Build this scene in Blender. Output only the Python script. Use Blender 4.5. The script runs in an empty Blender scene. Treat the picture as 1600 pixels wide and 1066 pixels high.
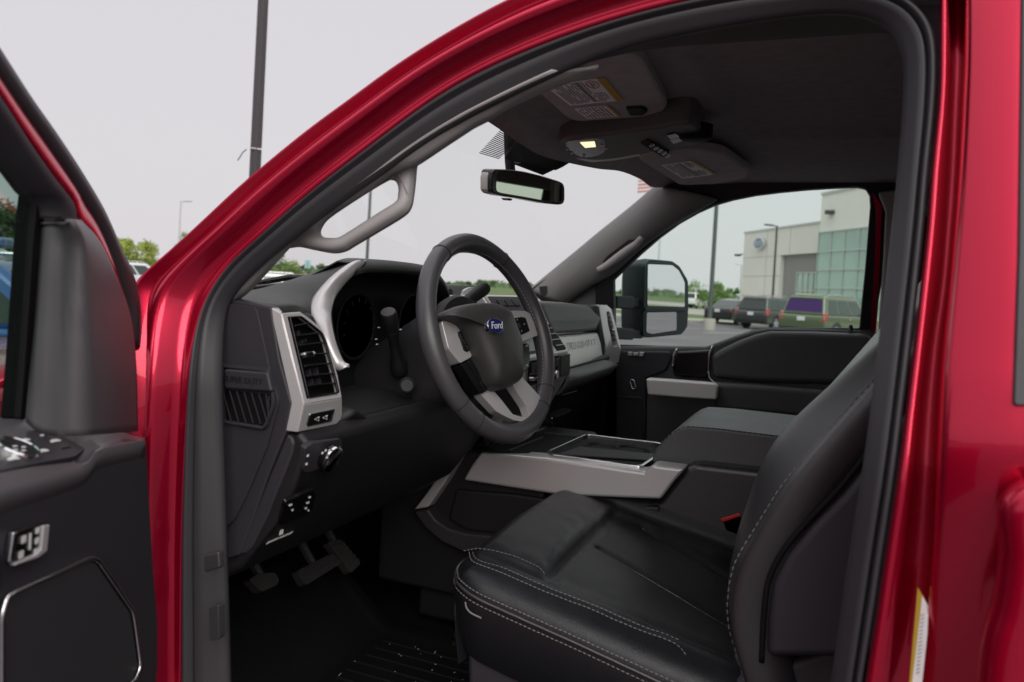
import bpy, bmesh, math, random
from mathutils import Vector, Matrix
random.seed(7)
D = bpy.data
SC = bpy.context.scene
COL = SC.collection
R_ = math.radians

# ------------------------------------------------------------------ camera, sky, sun, exposure
# world axes: X runs to the rear of the truck, Y to its passenger side, Z up; metres
CAM = Vector((.525, -.72, 1.60))
YAW, PIT, ROL = R_(22.3), R_(1.2), R_(3.15)
FPX, PU, PV = 1200., 800., 471.
FW = Vector((-math.sin(YAW)*math.cos(PIT), math.cos(YAW)*math.cos(PIT), -math.sin(PIT)))
_r = Vector((math.cos(YAW), math.sin(YAW), 0)); _u = _r.cross(FW)
RT = math.cos(ROL)*_r + math.sin(ROL)*_u
UP = -math.sin(ROL)*_r + math.cos(ROL)*_u
cd = D.cameras.new('camera'); cam = D.objects.new('camera', cd); COL.objects.link(cam)
cam.matrix_world = Matrix(((RT.x, UP.x, -FW.x, CAM.x), (RT.y, UP.y, -FW.y, CAM.y), (RT.z, UP.z, -FW.z, CAM.z), (0, 0, 0, 1)))
cd.sensor_width = 36; cd.lens = 36*FPX/1600; cd.shift_y = -(533-PV)/1600
cd.clip_start = .02; cd.clip_end = 4000
cd.dof.use_dof = True; cd.dof.focus_distance = 1.5; cd.dof.aperture_fstop = 5.6
SC.camera = cam
W = D.worlds.new('World'); SC.world = W; W.use_nodes = True
wn, wl = W.node_tree.nodes, W.node_tree.links
SUN_EL, SUN_AZ = R_(35), R_(305)          # azimuth measured from +X, counter-clockwise
sky = wn.new('ShaderNodeTexSky'); sky.sky_type = 'NISHITA'; sky.sun_disc = False
sky.sun_elevation = SUN_EL; sky.sun_rotation = math.pi/2 - SUN_AZ; sky.dust_density = 4
bg = wn['Background']; bg.inputs['Strength'].default_value = .10
mx = wn.new('ShaderNodeMix'); mx.data_type = 'RGBA'; mx.inputs['Factor'].default_value = .93
mx.inputs['B'].default_value = (7.5, 7.2, 7.45, 1)       # closed cloud deck over the clear sky
wl.new(sky.outputs[0], mx.inputs['A']); 
# an overcast deck is brightest overhead: level luminance near the horizon, rising to the zenith
wt = wn.new('ShaderNodeTexCoord'); ws = wn.new('ShaderNodeSeparateXYZ'); wm = wn.new('ShaderNodeMapRange'); wm.interpolation_type = 'SMOOTHSTEP'
wm.inputs['From Min'].default_value = .38; wm.inputs['From Max'].default_value = .95; wm.inputs['To Min'].default_value = 1.0; wm.inputs['To Max'].default_value = 2.0
wx = wn.new('ShaderNodeVectorMath'); wx.operation = 'SCALE'
wl.new(wt.outputs['Generated'], ws.inputs[0]); wl.new(ws.outputs['Z'], wm.inputs['Value']); wl.new(wm.outputs[0], wx.inputs['Scale'])
wl.new(mx.outputs['Result'], wx.inputs[0]); wl.new(wx.outputs[0], bg.inputs['Color'])
sd = D.lights.new('sun', 'SUN'); sd.energy = 2.2; sd.angle = R_(50); sd.color = (1, .96, .9)
sun = D.objects.new('sun', sd); COL.objects.link(sun)
sv = Vector((math.cos(SUN_EL)*math.cos(SUN_AZ), math.cos(SUN_EL)*math.sin(SUN_AZ), math.sin(SUN_EL)))
sun.rotation_euler = sv.to_track_quat('Z', 'Y').to_euler(); sun.location = sv*60
SC.view_settings.view_transform = 'Standard'; SC.view_settings.look = 'None'
SC.view_settings.exposure = 0; SC.view_settings.gamma = 1
SC.cycles.max_bounces = 10; SC.cycles.transparent_max_bounces = 24

# ------------------------------------------------------------------ geometry helpers
def V(*a): return Vector(a)
def ray(u, v): return FW + RT*((u-PU)/FPX) - UP*((v-PV)/FPX)
def PL(u, v, p, n):
    p, n = Vector(p), Vector(n); w = ray(u, v); return CAM + w*((p-CAM).dot(n)/w.dot(n))
def PY(u, v, y): return PL(u, v, (0, y, 0), (0, 1, 0))
def PX(u, v, x): return PL(u, v, (x, 0, 0), (1, 0, 0))
def PZ(u, v, z): return PL(u, v, (0, 0, z), (0, 0, 1))
ZB, KS = 1.46, .28                        # body side: upright to the belt, leaning in above it
def SB(u, v, off=0.):
    p = PY(u, v, off)
    return p if p.z <= ZB else PL(u, v, (0, off, ZB), (0, 1, -KS))
def SP(u, v, off=0.):
    p = PY(u, v, 2-off)
    return p if p.z <= ZB else PL(u, v, (0, 2-off, ZB), (0, 1, KS))
def zz(ox, oy, s, pts): return [(ox+x/s, oy+y/s) for x, y in pts]      # enlarged-detail coordinates to picture coordinates
def zC(*p): return zz(300, 380, 3.136, p)
def zD(*p): return zz(320, 560, 2.666, p)
def zE(*p): return zz(620, 340, 2.805, p)
def zG(*p): return zz(740, 80, 3.636, p)
def zH(*p): return zz(920, 280, 2.422, p)
def zI(*p): return zz(640, 600, 2.288, p)
def zK(*p): return zz(1200, 500, 1.8834, p)
def zL(*p): return zz(380, 160, 3.332, p)
def zM(*p): return zz(800, 380, 3.554, p)
def zN(*p): return zz(960, 540, 4.444, p)
def zO(*p): return zz(1080, 280, 4.1, p)
def zT(*p): return zz(330, 460, 4.4435, p)
def zX(*p): return zz(640, 440, 4.1, p)
def zY(*p): return zz(800, 560, 5.923, p)
def onY(y, pts): return [PY(u, v, y) for u, v in pts]
def onP(p, n, pts): return [PL(u, v, p, n) for u, v in pts]
def yy(pts): return [PY(u, v, y) for u, v, y in pts]
def lerp(a, b, t): return a + (b-a)*t
def resample(P, n, smooth=True, closed=False):
    P = [Vector(p) for p in P]
    if closed: P = P + [P[0]]
    L = [0]
    for a, b in zip(P, P[1:]): L.append(L[-1] + (b-a).length)
    out = []; m = n if not closed else n+1
    for i in range(m):
        s = L[-1]*i/(m-1); k = 0
        while k < len(P)-2 and L[k+1] < s: k += 1
        t = (s-L[k])/max(1e-9, L[k+1]-L[k])
        if smooth:
            p1, p2 = P[k], P[k+1]
            p0 = P[k-1] if k > 0 else (P[-2] if closed else p1*2-p2)
            p3 = P[k+2] if k+2 < len(P) else (P[1] if closed else p2*2-p1)
            out.append(.5*((2*p1)+(p2-p0)*t+(2*p0-5*p1+4*p2-p3)*t*t+(3*p1-p0-3*p2+p3)*t**3))
        else: out.append(lerp(p1 := P[k], P[k+1], t))
    return out[:n]
def resample_together(Ls, n):
    """resample several polylines of equal count with one shared parameter"""
    m = len(Ls[0]); mid = [sum((L[i] for L in Ls), V(0,0,0))/len(Ls) for i in range(m)]; S = [0]
    for a, b in zip(mid, mid[1:]): S.append(S[-1]+(b-a).length)
    out = [[] for _ in Ls]
    for i in range(n):
        s = S[-1]*i/(n-1); k = 0
        while k < m-2 and S[k+1] < s: k += 1
        t = (s-S[k])/max(1e-9, S[k+1]-S[k])
        for q, L in enumerate(Ls):
            p1, p2 = L[k], L[k+1]; p0 = L[k-1] if k else p1*2-p2; p3 = L[k+2] if k+2 < m else p2*2-p1
            out[q].append(.5*((2*p1)+(p2-p0)*t+(2*p0-5*p1+4*p2-p3)*t*t+(3*p1-p0-3*p2+p3)*t**3))
    return out
def roundpoly(P, r, n=4):
    """round the corners of a planar polygon by radius-like distance r"""
    out = []; m = len(P)
    for i in range(m):
        a, b, c = P[i-1], P[i], P[(i+1) % m]
        d1, d2 = (a-b), (c-b); q = min(r, d1.length*.45, d2.length*.45)
        s, e = b+d1.normalized()*q, b+d2.normalized()*q
        for k in range(n+1):
            t = k/n; out.append(s*(1-t)**2 + b*2*t*(1-t) + e*t*t)
    return out
class MB:
    def __init__(s): s.v = []; s.f = []
    def add(s, vs, fs):
        o = len(s.v); s.v += [Vector(p) for p in vs]; s.f += [tuple(i+o for i in f) for f in fs]; return s
    def prism(s, P, vec):
        vec = Vector(vec); n = len(P); P = [Vector(p) for p in P]
        return s.add(P+[p+vec for p in P], [tuple(range(n)), tuple(range(2*n-1, n-1, -1))]+[(i, (i+1) % n, n+(i+1) % n, n+i) for i in range(n)])
    def ring(s, A, B, vec):
        """flat ring between loop A and loop B (same count), extruded by vec"""
        n = len(A); vec = Vector(vec); vs = list(A)+list(B)+[p+vec for p in A]+[p+vec for p in B]; fs = []
        for i in range(n):
            j = (i+1) % n
            fs += [(i, j, n+j, n+i), (2*n+i, 3*n+i, 3*n+j, 2*n+j), (i, 2*n+i, 2*n+j, j), (n+i, n+j, 3*n+j, 3*n+i)]
        return s.add(vs, fs)
    def grid(s, rows, cu=False, cv=False):
        m, n = len(rows), len(rows[0]); vs = [p for r in rows for p in r]; fs = []
        for i in range(m if cv else m-1):
            for j in range(n if cu else n-1):
                a, b = i, (i+1) % m; c, d = j, (j+1) % n
                fs.append((a*n+c, a*n+d, b*n+d, b*n+c))
        return s.add(vs, fs)
    def loft(s, rows):
        s.grid(rows, cu=True); n = len(rows[0])
        s.add(rows[0], [tuple(range(n))]); s.add(rows[-1], [tuple(range(n-1, -1, -1))]); return s
    def tube(s, path, r, n=8, cap=True, closed=False, ell=None):
        P = [Vector(p) for p in path]; rows = []; m = len(P); up = None
        for i, p in enumerate(P):
            a = P[i-1] if (i or closed) else p; b = P[(i+1) % m] if (i < m-1 or closed) else p
            t = (b-a).normalized()
            if up is None: up = t.orthogonal().normalized()
            up = (up - t*up.dot(t)).normalized(); w = t.cross(up); rr = r[i] if isinstance(r, (list, tuple)) else r
            rows.append([p + (up*math.cos(x)+w*math.sin(x))*rr for x in [2*math.pi*k/n for k in range(n)]])
        s.grid(rows, cu=True, cv=closed)
        if cap and not closed:
            s.add(rows[0], [tuple(range(n))]); s.add(rows[-1], [tuple(range(n-1, -1, -1))])
        return s
    def box(s, c, h, ax=None):
        ax = ax or (V(1,0,0), V(0,1,0), V(0,0,1)); c = Vector(c); vs = []
        for i in (-1, 1):
            for j in (-1, 1):
                for k in (-1, 1): vs.append(c+ax[0]*(i*h[0])+ax[1]*(j*h[1])+ax[2]*(k*h[2]))
        return s.add(vs, [(0,1,3,2), (4,6,7,5), (0,4,5,1), (2,3,7,6), (0,2,6,4), (1,5,7,3)])
    def bar(s, a, b, w, h, up=(0,0,1)):
        a, b = Vector(a), Vector(b); t = (b-a).normalized(); up = Vector(up); y = up.cross(t).normalized(); z = t.cross(y)
        return s.box((a+b)/2, ((b-a).length/2, w/2, h/2), (t, y, z))
    def lathe(s, o, ax, prof, n=24, e1=None):
        """profile [(radius, height along ax)] spun about ax"""
        ax = Vector(ax).normalized(); e1 = e1 or ax.orthogonal().normalized(); e2 = ax.cross(e1); o = Vector(o)
        rows = [[o+ax*h+(e1*math.cos(2*math.pi*k/n)+e2*math.sin(2*math.pi*k/n))*r for k in range(n)] for r, h in prof]
        s.grid(rows, cu=True); s.add(rows[0], [tuple(range(n))]); s.add(rows[-1], [tuple(range(n-1, -1, -1))]); return s
def thing(name, loc, label=None, cat=None, group=None, kind=None):
    o = D.objects.new(name, None); COL.objects.link(o); o.location = loc; o.empty_display_size = .2
    tag(o, label, cat, group, kind); return o
def tag(o, label=None, cat=None, group=None, kind=None):
    if label: o['label'] = label
    if cat: o['category'] = cat
    if group: o['group'] = group
    if kind: o['kind'] = kind
    return o
def build(name, mb, mat, parent=None, smooth=35, bevel=0, seg=2, sub=0, solid=0, off=-1, loc=None, label=None):
    me = D.meshes.new(name)
    vs = mb.v if loc is None else [p-Vector(loc) for p in mb.v]
    me.from_pydata([tuple(p) for p in vs], [], mb.f)
    bm = bmesh.new(); bm.from_mesh(me)
    bmesh.ops.remove_doubles(bm, verts=bm.verts, dist=1e-6)
    bmesh.ops.recalc_face_normals(bm, faces=bm.faces); bm.to_mesh(me); bm.free()
    o = D.objects.new(name, me); COL.objects.link(o)
    me.materials.append(mat)
    if smooth:
        me.shade_smooth()
        if smooth < 180: me.set_sharp_from_angle(angle=R_(smooth))
    if solid:
        m = o.modifiers.new('thickness', 'SOLIDIFY'); m.thickness = solid; m.offset = off
    if bevel:
        m = o.modifiers.new('bevel', 'BEVEL'); m.width = bevel; m.segments = seg; m.limit_method = 'ANGLE'; m.angle_limit = R_(28)
        m.harden_normals = True
    if sub:
        m = o.modifiers.new('sub', 'SUBSURF'); m.levels = sub; m.render_levels = sub
    if parent is not None:
        o.parent = parent
        if parent.type == 'EMPTY': o.location = -parent.location if loc is None else Vector(loc)-parent.location
    elif loc is not None: o.location = loc
    if label: o['label'] = label
    return o
def text_mb(txt, size, origin, right, up, depth=.001, shear=0., align='CENTER', space=1., sx=1.):
    cu = D.curves.new('t', 'FONT'); cu.body = txt; cu.size = size; cu.align_x = align; cu.align_y = 'CENTER'
    cu.shear = shear; cu.extrude = depth/2; cu.resolution_u = 3; cu.space_character = space
    o = D.objects.new('t', cu); COL.objects.link(o)
    dg = bpy.context.evaluated_depsgraph_get(); dg.update()
    me = o.evaluated_get(dg).to_mesh()
    right = Vector(right).normalized(); up = Vector(up); up = (up-right*up.dot(right)).normalized(); nn = right.cross(up)
    mb = MB(); mb.add([Vector(origin)+right*(v.co.x*sx)+up*v.co.y+nn*v.co.z for v in me.vertices], [tuple(p.vertices) for p in me.polygons])
    o.evaluated_get(dg).to_mesh_clear(); D.objects.remove(o); D.curves.remove(cu)
    return mb
def stitches(path, r=.0009, dash=.0046, gap=.0022, lift=None):
    r *= .8
    mb = MB(); P = [Vector(p) for p in path]; L = [0]
    for a, b in zip(P, P[1:]): L.append(L[-1]+(b-a).length)
    def at(s):
        k = 0
        while k < len(P)-2 and L[k+1] < s: k += 1
        return lerp(P[k], P[k+1], min(1, (s-L[k])/max(1e-9, L[k+1]-L[k])))
    s = 0
    while s+dash < L[-1]:
        mb.tube([at(s), at(s+dash*.5), at(s+dash)], [r*.6, r, r*.6], 5); s += dash+gap
    return mb

# ------------------------------------------------------------------ materials
def mat(name, col, rough=.5, metal=0., spec=.5, bump=0., bscale=200., bkind='noise', var=0., vscale=6., coat=0., crough=.03, rvar=0.):
    m = D.materials.new(name); m.use_nodes = True; n, l = m.node_tree.nodes, m.node_tree.links; b = n['Principled BSDF']
    b.inputs['Base Color'].default_value = (*col, 1); b.inputs['Roughness'].default_value = rough
    b.inputs['Metallic'].default_value = metal; b.inputs['Specular IOR Level'].default_value = spec
    b.inputs['Coat Weight'].default_value = coat; b.inputs['Coat Roughness'].default_value = crough
    tc = n.new('ShaderNodeTexCoord')
    if var or rvar:
        t = n.new('ShaderNodeTexNoise'); t.inputs['Scale'].default_value = vscale; t.inputs['Detail'].default_value = 6
        l.new(tc.outputs['Object'], t.inputs['Vector'])
    if var:
        r = n.new('ShaderNodeValToRGB'); r.color_ramp.elements[0].position = .3; r.color_ramp.elements[1].position = .7
        r.color_ramp.elements[0].color = (*[c*(1-var) for c in col], 1); r.color_ramp.elements[1].color = (*[min(1, c*(1+var)) for c in col], 1)
        l.new(t.outputs[0], r.inputs[0]); l.new(r.outputs[0], b.inputs['Base Color'])
    if rvar:
        q = n.new('ShaderNodeMapRange'); q.inputs['To Min'].default_value = max(0, rough-rvar); q.inputs['To Max'].default_value = min(1, rough+rvar)
        l.new(t.outputs[0], q.inputs[0]); l.new(q.outputs[0], b.inputs['Roughness'])
    if bump:
        if bkind == 'voronoi':
            x = n.new('ShaderNodeTexVoronoi'); x.feature = 'DISTANCE_TO_EDGE'
        else:
            x = n.new('ShaderNodeTexNoise'); x.inputs['Detail'].default_value = 3
        x.inputs['Scale'].default_value = bscale; l.new(tc.outputs['Object'], x.inputs['Vector'])
        k = n.new('ShaderNodeBump'); k.inputs['Strength'].default_value = bump; k.inputs['Distance'].default_value = .001
        l.new(x.outputs[0], k.inputs['Height']); l.new(k.outputs[0], b.inputs['Normal'])
    return m
def glass_mat(name, tint, refl=1.):
    m = D.materials.new(name); m.use_nodes = True; n, l = m.node_tree.nodes, m.node_tree.links
    n.remove(n['Principled BSDF']); out = n['Material Output']
    t = n.new('ShaderNodeBsdfTransparent'); t.inputs[0].default_value = (*tint, 1)
    g = n.new('ShaderNodeBsdfGlossy'); g.inputs['Roughness'].default_value = .01
    f = n.new('ShaderNodeLayerWeight'); f.inputs['Blend'].default_value = .5      # Schlick reflectance of one thin pane
    w = n.new('ShaderNodeMath'); w.operation = 'POWER'; w.inputs[1].default_value = 5
    k = n.new('ShaderNodeMath'); k.operation = 'MULTIPLY_ADD'; k.inputs[1].default_value = .92; k.inputs[2].default_value = .06
    q = n.new('ShaderNodeMath'); q.operation = 'MULTIPLY'; q.inputs[1].default_value = refl; q.use_clamp = True
    x = n.new('ShaderNodeMixShader'); l.new(f.outputs['Facing'], w.inputs[0]); l.new(w.outputs[0], k.inputs[0])
    l.new(k.outputs[0], q.inputs[0]); l.new(q.outputs[0], x.inputs[0])
    l.new(t.outputs[0], x.inputs[1]); l.new(g.outputs[0], x.inputs[2]); l.new(x.outputs[0], out.inputs[0]); return m
def emit_mat(name, col, s):
    m = mat(name, col, .3); b = m.node_tree.nodes['Principled BSDF']
    b.inputs['Emission Color'].default_value = (*col, 1); b.inputs['Emission Strength'].default_value = s; return m
M = dict(
 red=mat('red metallic paint', (.50, .002, .036), .26, .72, .5, coat=.6, crough=.03, bump=.015, bscale=1400),
 rubber=mat('black rubber seal', (.031, .029, .034), .52, bump=.12, bscale=500, rvar=.08, vscale=20),
 flange=mat('dark plastic sill trim', (.03, .029, .032), .5, bump=.2, bscale=700, bkind='voronoi'),
 pillar=mat('warm grey pillar plastic', (.31, .293, .293), .6, bump=.15, bscale=800, bkind='voronoi', var=.04),
 head=mat('grey headliner cloth', (.25, .243, .245), .95, spec=.2, bump=.35, bscale=1500, var=.1, vscale=40),
 visor=mat('grey visor cloth', (.40, .385, .385), .9, spec=.25, bump=.3, bscale=1500, var=.08, vscale=30),
 dash=mat('soft dash plastic', (.023, .021, .026), .55, bump=.35, bscale=650, bkind='voronoi', rvar=.06, vscale=15),
 dashtop=mat('grained dash top', (.024, .025, .024), .55, bump=.45, bscale=600, bkind='voronoi', rvar=.05, vscale=15),
 dashdark=mat('dark lower dash plastic', (.0065, .006, .0072), .55, bump=.3, bscale=650, bkind='voronoi'),
 gloss=mat('gloss black plastic', (.006, .006, .007), .16, rvar=.06, vscale=30),
 black=mat('matt black cavity', (.004, .004, .0045), .7, spec=.2),
 silver=mat('satin silver trim', (.54, .522, .528), .36, .45, bump=.03, bscale=900, rvar=.05, vscale=25),
 chrome=mat('chrome trim', (.75, .76, .78), .12, 1.),
 leather=mat('black leather', (.0085, .0092, .011), .35, spec=.32, bump=.5, bscale=480, bkind='voronoi', rvar=.08, vscale=12, coat=.16, crough=.26),
 leatherw=mat('steering wheel leather', (.032, .031, .031), .46, bump=.25, bscale=900, bkind='voronoi', rvar=.06, vscale=20),
 rimleather=mat('smooth rim leather', (.052, .050, .056), .36, bump=.12, bscale=900, bkind='voronoi', rvar=.08, vscale=20),
 sailp=mat('grained door corner plastic', (.075, .070, .077), .48, bump=.3, bscale=650, bkind='voronoi', var=.06, vscale=9, rvar=.06),
 leatherb=mat('bolster leather', (.014, .013, .0155), .42, spec=.7, bump=.35, bscale=520, bkind='voronoi', rvar=.07, vscale=12, coat=.45, crough=.32),
 litpadleather=mat('armrest leather lightened as if lit', (.075, .078, .078), .42, bump=.35, bscale=500, bkind='voronoi', rvar=.05, vscale=15),  # leather raised in tone to stand in for light from the windshield
 thread=mat('pale grey thread', (.165, .16, .165), .8),
 darkthread=mat('black thread', (.01, .01, .01), .8),
 ocplast=mat('overhead console plastic', (.085, .078, .076), .55, bump=.25, bscale=700),
 colplast=mat('steering column plastic', (.013, .012, .0145), .5, bump=.25, bscale=700, bkind='voronoi'),
 shadedcloth=mat('headliner cloth darkened as shade', (.050, .043, .041), .8, bump=.2, bscale=900),  # same cloth as the headliner, darkened so the edge strip looks shaded
 lightsilver=mat('pale satin handle', (.80, .77, .75), .4, .1),
 doorp=mat('passenger door plastic', (.075, .074, .077), .5, bump=.3, bscale=650, bkind='voronoi'),
 litpadtop=mat('dash top lightened as if lit', (.10, .102, .10), .5, bump=.4, bscale=600, bkind='voronoi'),  # lighter copy of the dash top; windshield light is put into the colour
 carpet=mat('black carpet', (.004, .004, .004), .95, spec=.15, bump=.6, bscale=900),
 mat=mat('black rubber floor mat', (.004, .004, .0042), .7, spec=.2, bump=.3, bscale=120, rvar=.15, vscale=8),
 pedal=mat('worn pedal rubber', (.02, .019, .018), .65, bump=.2, bscale=300, var=.2, vscale=50),
 tealplastic=mat('mirror housing plastic', (.012, .022, .023), .45, spec=.3, bump=.15, bscale=700),
 mirror=mat('mirror glass', (.86, .88, .88), .02, 1.),
 rvm=mat('tinted mirror glass', (.66, .72, .58), .02, 1.),
 paper=mat('label paper', (.93, .91, .91), .6, var=.06, vscale=60),
 yellow=mat('label yellow', (.50, .33, .02), .6),
 ink=mat('label ink', (.26, .26, .28), .7),
 redink=mat('label red ink', (.42, .16, .16), .7),
 white=mat('white marking', (.6, .6, .6), .6),
 redbtn=mat('red buckle button', (.45, .012, .012), .4),
 navy=mat('emblem navy enamel', (.012, .02, .13), .2, coat=1.),
 blue=mat('emblem blue enamel', (.03, .10, .26), .25, coat=1.),
 lamp=emit_mat('lit dome lamp lens', (1., .86, .55), 1.1),
 glass=glass_mat('windshield glass', (.97, .985, .975), .35),
 tint=glass_mat('side window glass', (.93, .985, .96), .2),
 tint2=glass_mat('dark side window glass', (.62, .72, .68), .8),
)

# ------------------------------------------------------------------ the truck: body shell
truck = thing('pickup_truck', (.4, 1.0, 0), 'red crew cab pickup truck with its front door open, black leather cabin inside', 'pickup truck')
# stations round the front door opening: outer edge of the red frame, outer and inner edge of the rubber seal (picture coordinates)
ST = [((205,1100),(276,1100),(347,1100)), ((205,980),(277,980),(344,980)), ((205,850),(278,850),(340,850)), ((205,740),(282,740),(337,740)),
 ((205,650),(287,650),(334,650)), ((205,560),(293,580),(333,580)), ((205,500),(303,520),(336,510)), ((207,446),(320,468),(345,470)),
 ((252,406),(352,415),(380,430)), ((318,346),(400,370),(432,386)), ((372,295),(450,324),(482,346)), ((425,250),(500,282),(532,309)),
 ((488,199),(560,236),(592,267)), ((550,154),(620,190),(655,222)), ((612,108),(680,147),(712,187)), ((675,67),(740,112),(770,157)),
 ((738,30),(800,84),(832,127)), ((805,-5),(870,56),(902,96)), ((890,-40),(950,29),(985,66)), ((980,-70),(1040,4),(1080,45)),
 ((1070,-92),(1130,-14),(1180,27)), ((1170,-108),(1230,-26),(1280,15)), ((1280,-115),(1340,-30),(1345,18)), ((1400,-110),(1415,-12),(1385,34)),
 ((1490,-80),(1450,20),(1404,56)), ((1500,30),(1466,60),(1414,91)), ((1480,152),(1466,152),(1412,167)), ((1468,263),(1454,263),(1404,270)),
 ((1461,355),(1447,355),(1395,355)), ((1452,446),(1437,446),(1385,446)), ((1442,537),(1427,537),(1374,537)), ((1430,633),(1415,633),(1362,640)),
 ((1417,739),(1402,739),(1348,745)), ((1398,861),(1383,861),(1329,865)), ((1382,967),(1367,967),(1314,965)), ((1367,1063),(1351,1063),(1301,1060)),
 ((1360,1110),(1344,1110),(1294,1105))]
NS = 260
so, ss, si = resample_together([[SB(*q[0], .02) for q in ST], [SB(*q[1], .05) for q in ST], [SB(*q[2], .064) for q in ST]], NS)
for L in (so, ss, si):
    for _ in range(10): L[1:-1] = [a*.25+b*.5+c*.25 for a, b, c in zip(L, L[1:], L[2:])]
# red frame: A-pillar and roof rail (first part of the loop)
K1 = int(NS*.66)
rows = []
for k in range(K1):
    prof = [(-.05, .02), (0, -.003), (.05, -.002), (.15, .010), (.20, .010), (.32, -.003), (.42, -.013), (.50, -.015), (.58, -.010), (.68, .006), (.75, .012), (.84, .012), (.93, .006), (1.0, .010), (1.0, .016)]
    rows.append([lerp(so[k], ss[k], t)+V(0, h, 0) for t, h in prof])
build('front_pillar', MB().grid(rows), M['red'], truck, 180, solid=.003)
# rubber seal
rows = []
for k in range(NS):
    prof = [(0, .03), (0, .012), (.05, .004), (.20, -.006), (.26, -.003), (.30, .011), (.34, .011), (.39, -.001), (.46, -.003), (.62, .001), (.85, .006), (.97, .010), (1.0, .014), (1.0, .018)]
    rows.append([lerp(ss[k], si[k], t)+V(0, h, 0) for t, h in prof])
seal = build('door_seal', MB().grid(rows), M['rubber'], truck, 180, solid=.002)
mb = MB()
for k in range(7, 52):
    for q in range(3):
        p = lerp(lerp(ss[k], si[k], .33), lerp(ss[k+1], si[k+1], .33), q/3); mb.box(p+V(0, .006, 0), (.0010, .002, .0016))
build('seal_ribs', mb, M['rubber'], seal, 0)
# sill trim clips at the foot of the seal
c = roundpoly([SB(u, v, .034) for u, v in [(326,950),(341,944),(342,1000),(328,1002)]], .004)
build('trim_clip', MB().prism(c, (0, .012, 0)), M['flange'], seal, bevel=.002)
c = [SB(u, v, .034) for u, v in [(318,868),(341,862),(343,888),(318,896)]]
build('trim_joint', MB().prism(c, (0, .01, 0)), M['flange'], seal, bevel=.003)

# B-pillar and rear door skin, rails running down the picture's right edge
BR = [(-110, 1468,1478,1484,1506,1512,1520,1600), (60, 1468,1478,1486,1506,1512,1520,1592), (152, 1466,1476,1484,1502,1509,1518,1592), (263, 1455,1466,1480,1497,1503,1513,1591),
 (355, 1448,1459,1474,1490,1496,1507,1590), (446, 1438,1450,1466,1482,1488,1500,1589), (537, 1428,1440,1450,1472,1479,1492,1588), (633, 1416,1429,1438,1465,1473,1486,1587),
 (739, 1403,1416,1428,1462,1470,1484,1586), (861, 1384,1398,1414,1458,1466,1482,1585), (967, 1368,1383,1402,1450,1462,1482,1584), (1110, 1345,1362,1384,1440,1458,1482,1584), (1400, 1305,1324,1350,1420,1446,1476,1580)]
offs = [.05, .044, .11, .11, .014, .004, .0]
cols = []
for k in range(7):
    P = [SB(r[k+1], r[0], offs[k])+V(0, max(0, (r[0]-640)/470)**1.3*(.075 if k > 3 else .0), 0) for r in BR]; cols.append(resample(P, 60))
# carry the rear door skin back along the truck
last = cols[-1]
cols.append([p+V(.05, -.004, 0) for p in last]); cols.append([p+V(1.05, -.004, 0) for p in last])
build('rear_door', MB().grid(cols), M['red'], truck, 180, solid=.003)
# bodywork bulge at the foot of the rear door
P = [(1600,752),(1575,768),(1562,790),(1559,820),(1563,860),(1560,900),(1552,950),(1541,985),(1532,1030),(1526,1110)]
e = resample([PY(u, v, -.012) for u, v in P], 40)
rows = [e, [p+V(.010, -.012, 0) for p in e], [p+V(.022, -.016, 0) for p in e], [p+V(.034, -.008, .0) for p in e], [p+V(.05, -.016, 0) for p in e], [p+V(.5, -.016, 0) for p in e]]
rows = [[p+V(.004, .03, 0) for p in e]]+rows
build('door_sculpture', MB().grid(rows), M['red'], truck, 180, solid=.002)
c = [SB(u, v, -.006) for u, v in [(1598,-60),(1650,-60),(1650,634),(1584,634),(1592,400)]]
build('rear_window_trim', MB().prism(roundpoly(c, .004), (0, .02, 0)), M['rubber'], truck, bevel=.003)
c = [SB(u, v, .066) for u, v in [(1434,918),(1451,948),(1449,990),(1440,1075),(1420,1075)]]
lab = build('door_label', MB().prism(c, (0, .001, 0)), M['paper'], truck, 0, label='white certification label with a yellow edge on the door pillar')
c = [SB(u, v, .0648) for u, v in [(1434,918),(1441,930),(1433,1000),(1424,1075),(1420,1075)]]
build('label_stripe', MB().prism(c, (0, .0008, 0)), M['yellow'], lab, 0)
mb = MB()
for k in range(16):
    v = 962+k*6; u = 1440-(v-965)*.08; mb.prism([SB(a, b, .0648) for a, b in [(u-2, v), (u+4, v-2.4), (u+4, v-1.4), (u-2, v+1)]], (0, .0006, 0))
build('label_print', mb, M['ink'], lab, 0)

# roof skin above, lower body sides, floor, firewall, rear wall, bonnet
edge = resample([SB(*s[0], .02) for s in ST[18:25]]+[V(.72, .165, 1.99), V(1.2, .16, 1.985), V(2.0, .17, 1.97)], 40)
rows = []
for i, p in enumerate(edge):
    f = 1-i/40
    rows.append([V(p.x-.0*j, lerp(p.y, 2-p.y, j/20), p.z+.07*math.sin(math.pi*j/20)**.6*min(1, (i+3)/9)) for j in range(21)])
build('roof', MB().grid(rows), M['red'], truck, 180, solid=.012)
mb = MB()
mb.box((.68, 1.0, .80), (1.32, .90, .02)); mb.box((-.36, 1.895, 1.08), (.28, .02, .29)); mb.box((-.48, .11, 1.12), (.14, .02, .34)); mb.box((-.62, 1.0, 1.08), (.02, .9, .33)); mb.box((1.98, 1.0, 1.12), (.02, .9, .34))
build('floor_pan', mb, M['carpet'], truck)
for s, y in ((1, .075), (-1, 1.925)):
    mb = MB(); mb.box((1.35, y+.02*s, 1.15), (.62, .02, .32)); mb.box((.2, y, .82), (.62, .05, .10))
    mb.box((1.97, y+.03*s, 1.72), (.05, .04, .25)); mb.box((.80, y+.085*s, 1.70), (.045, .012, .22))
    build('body_side', mb, M['dashdark'], truck, bevel=.01)
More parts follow.
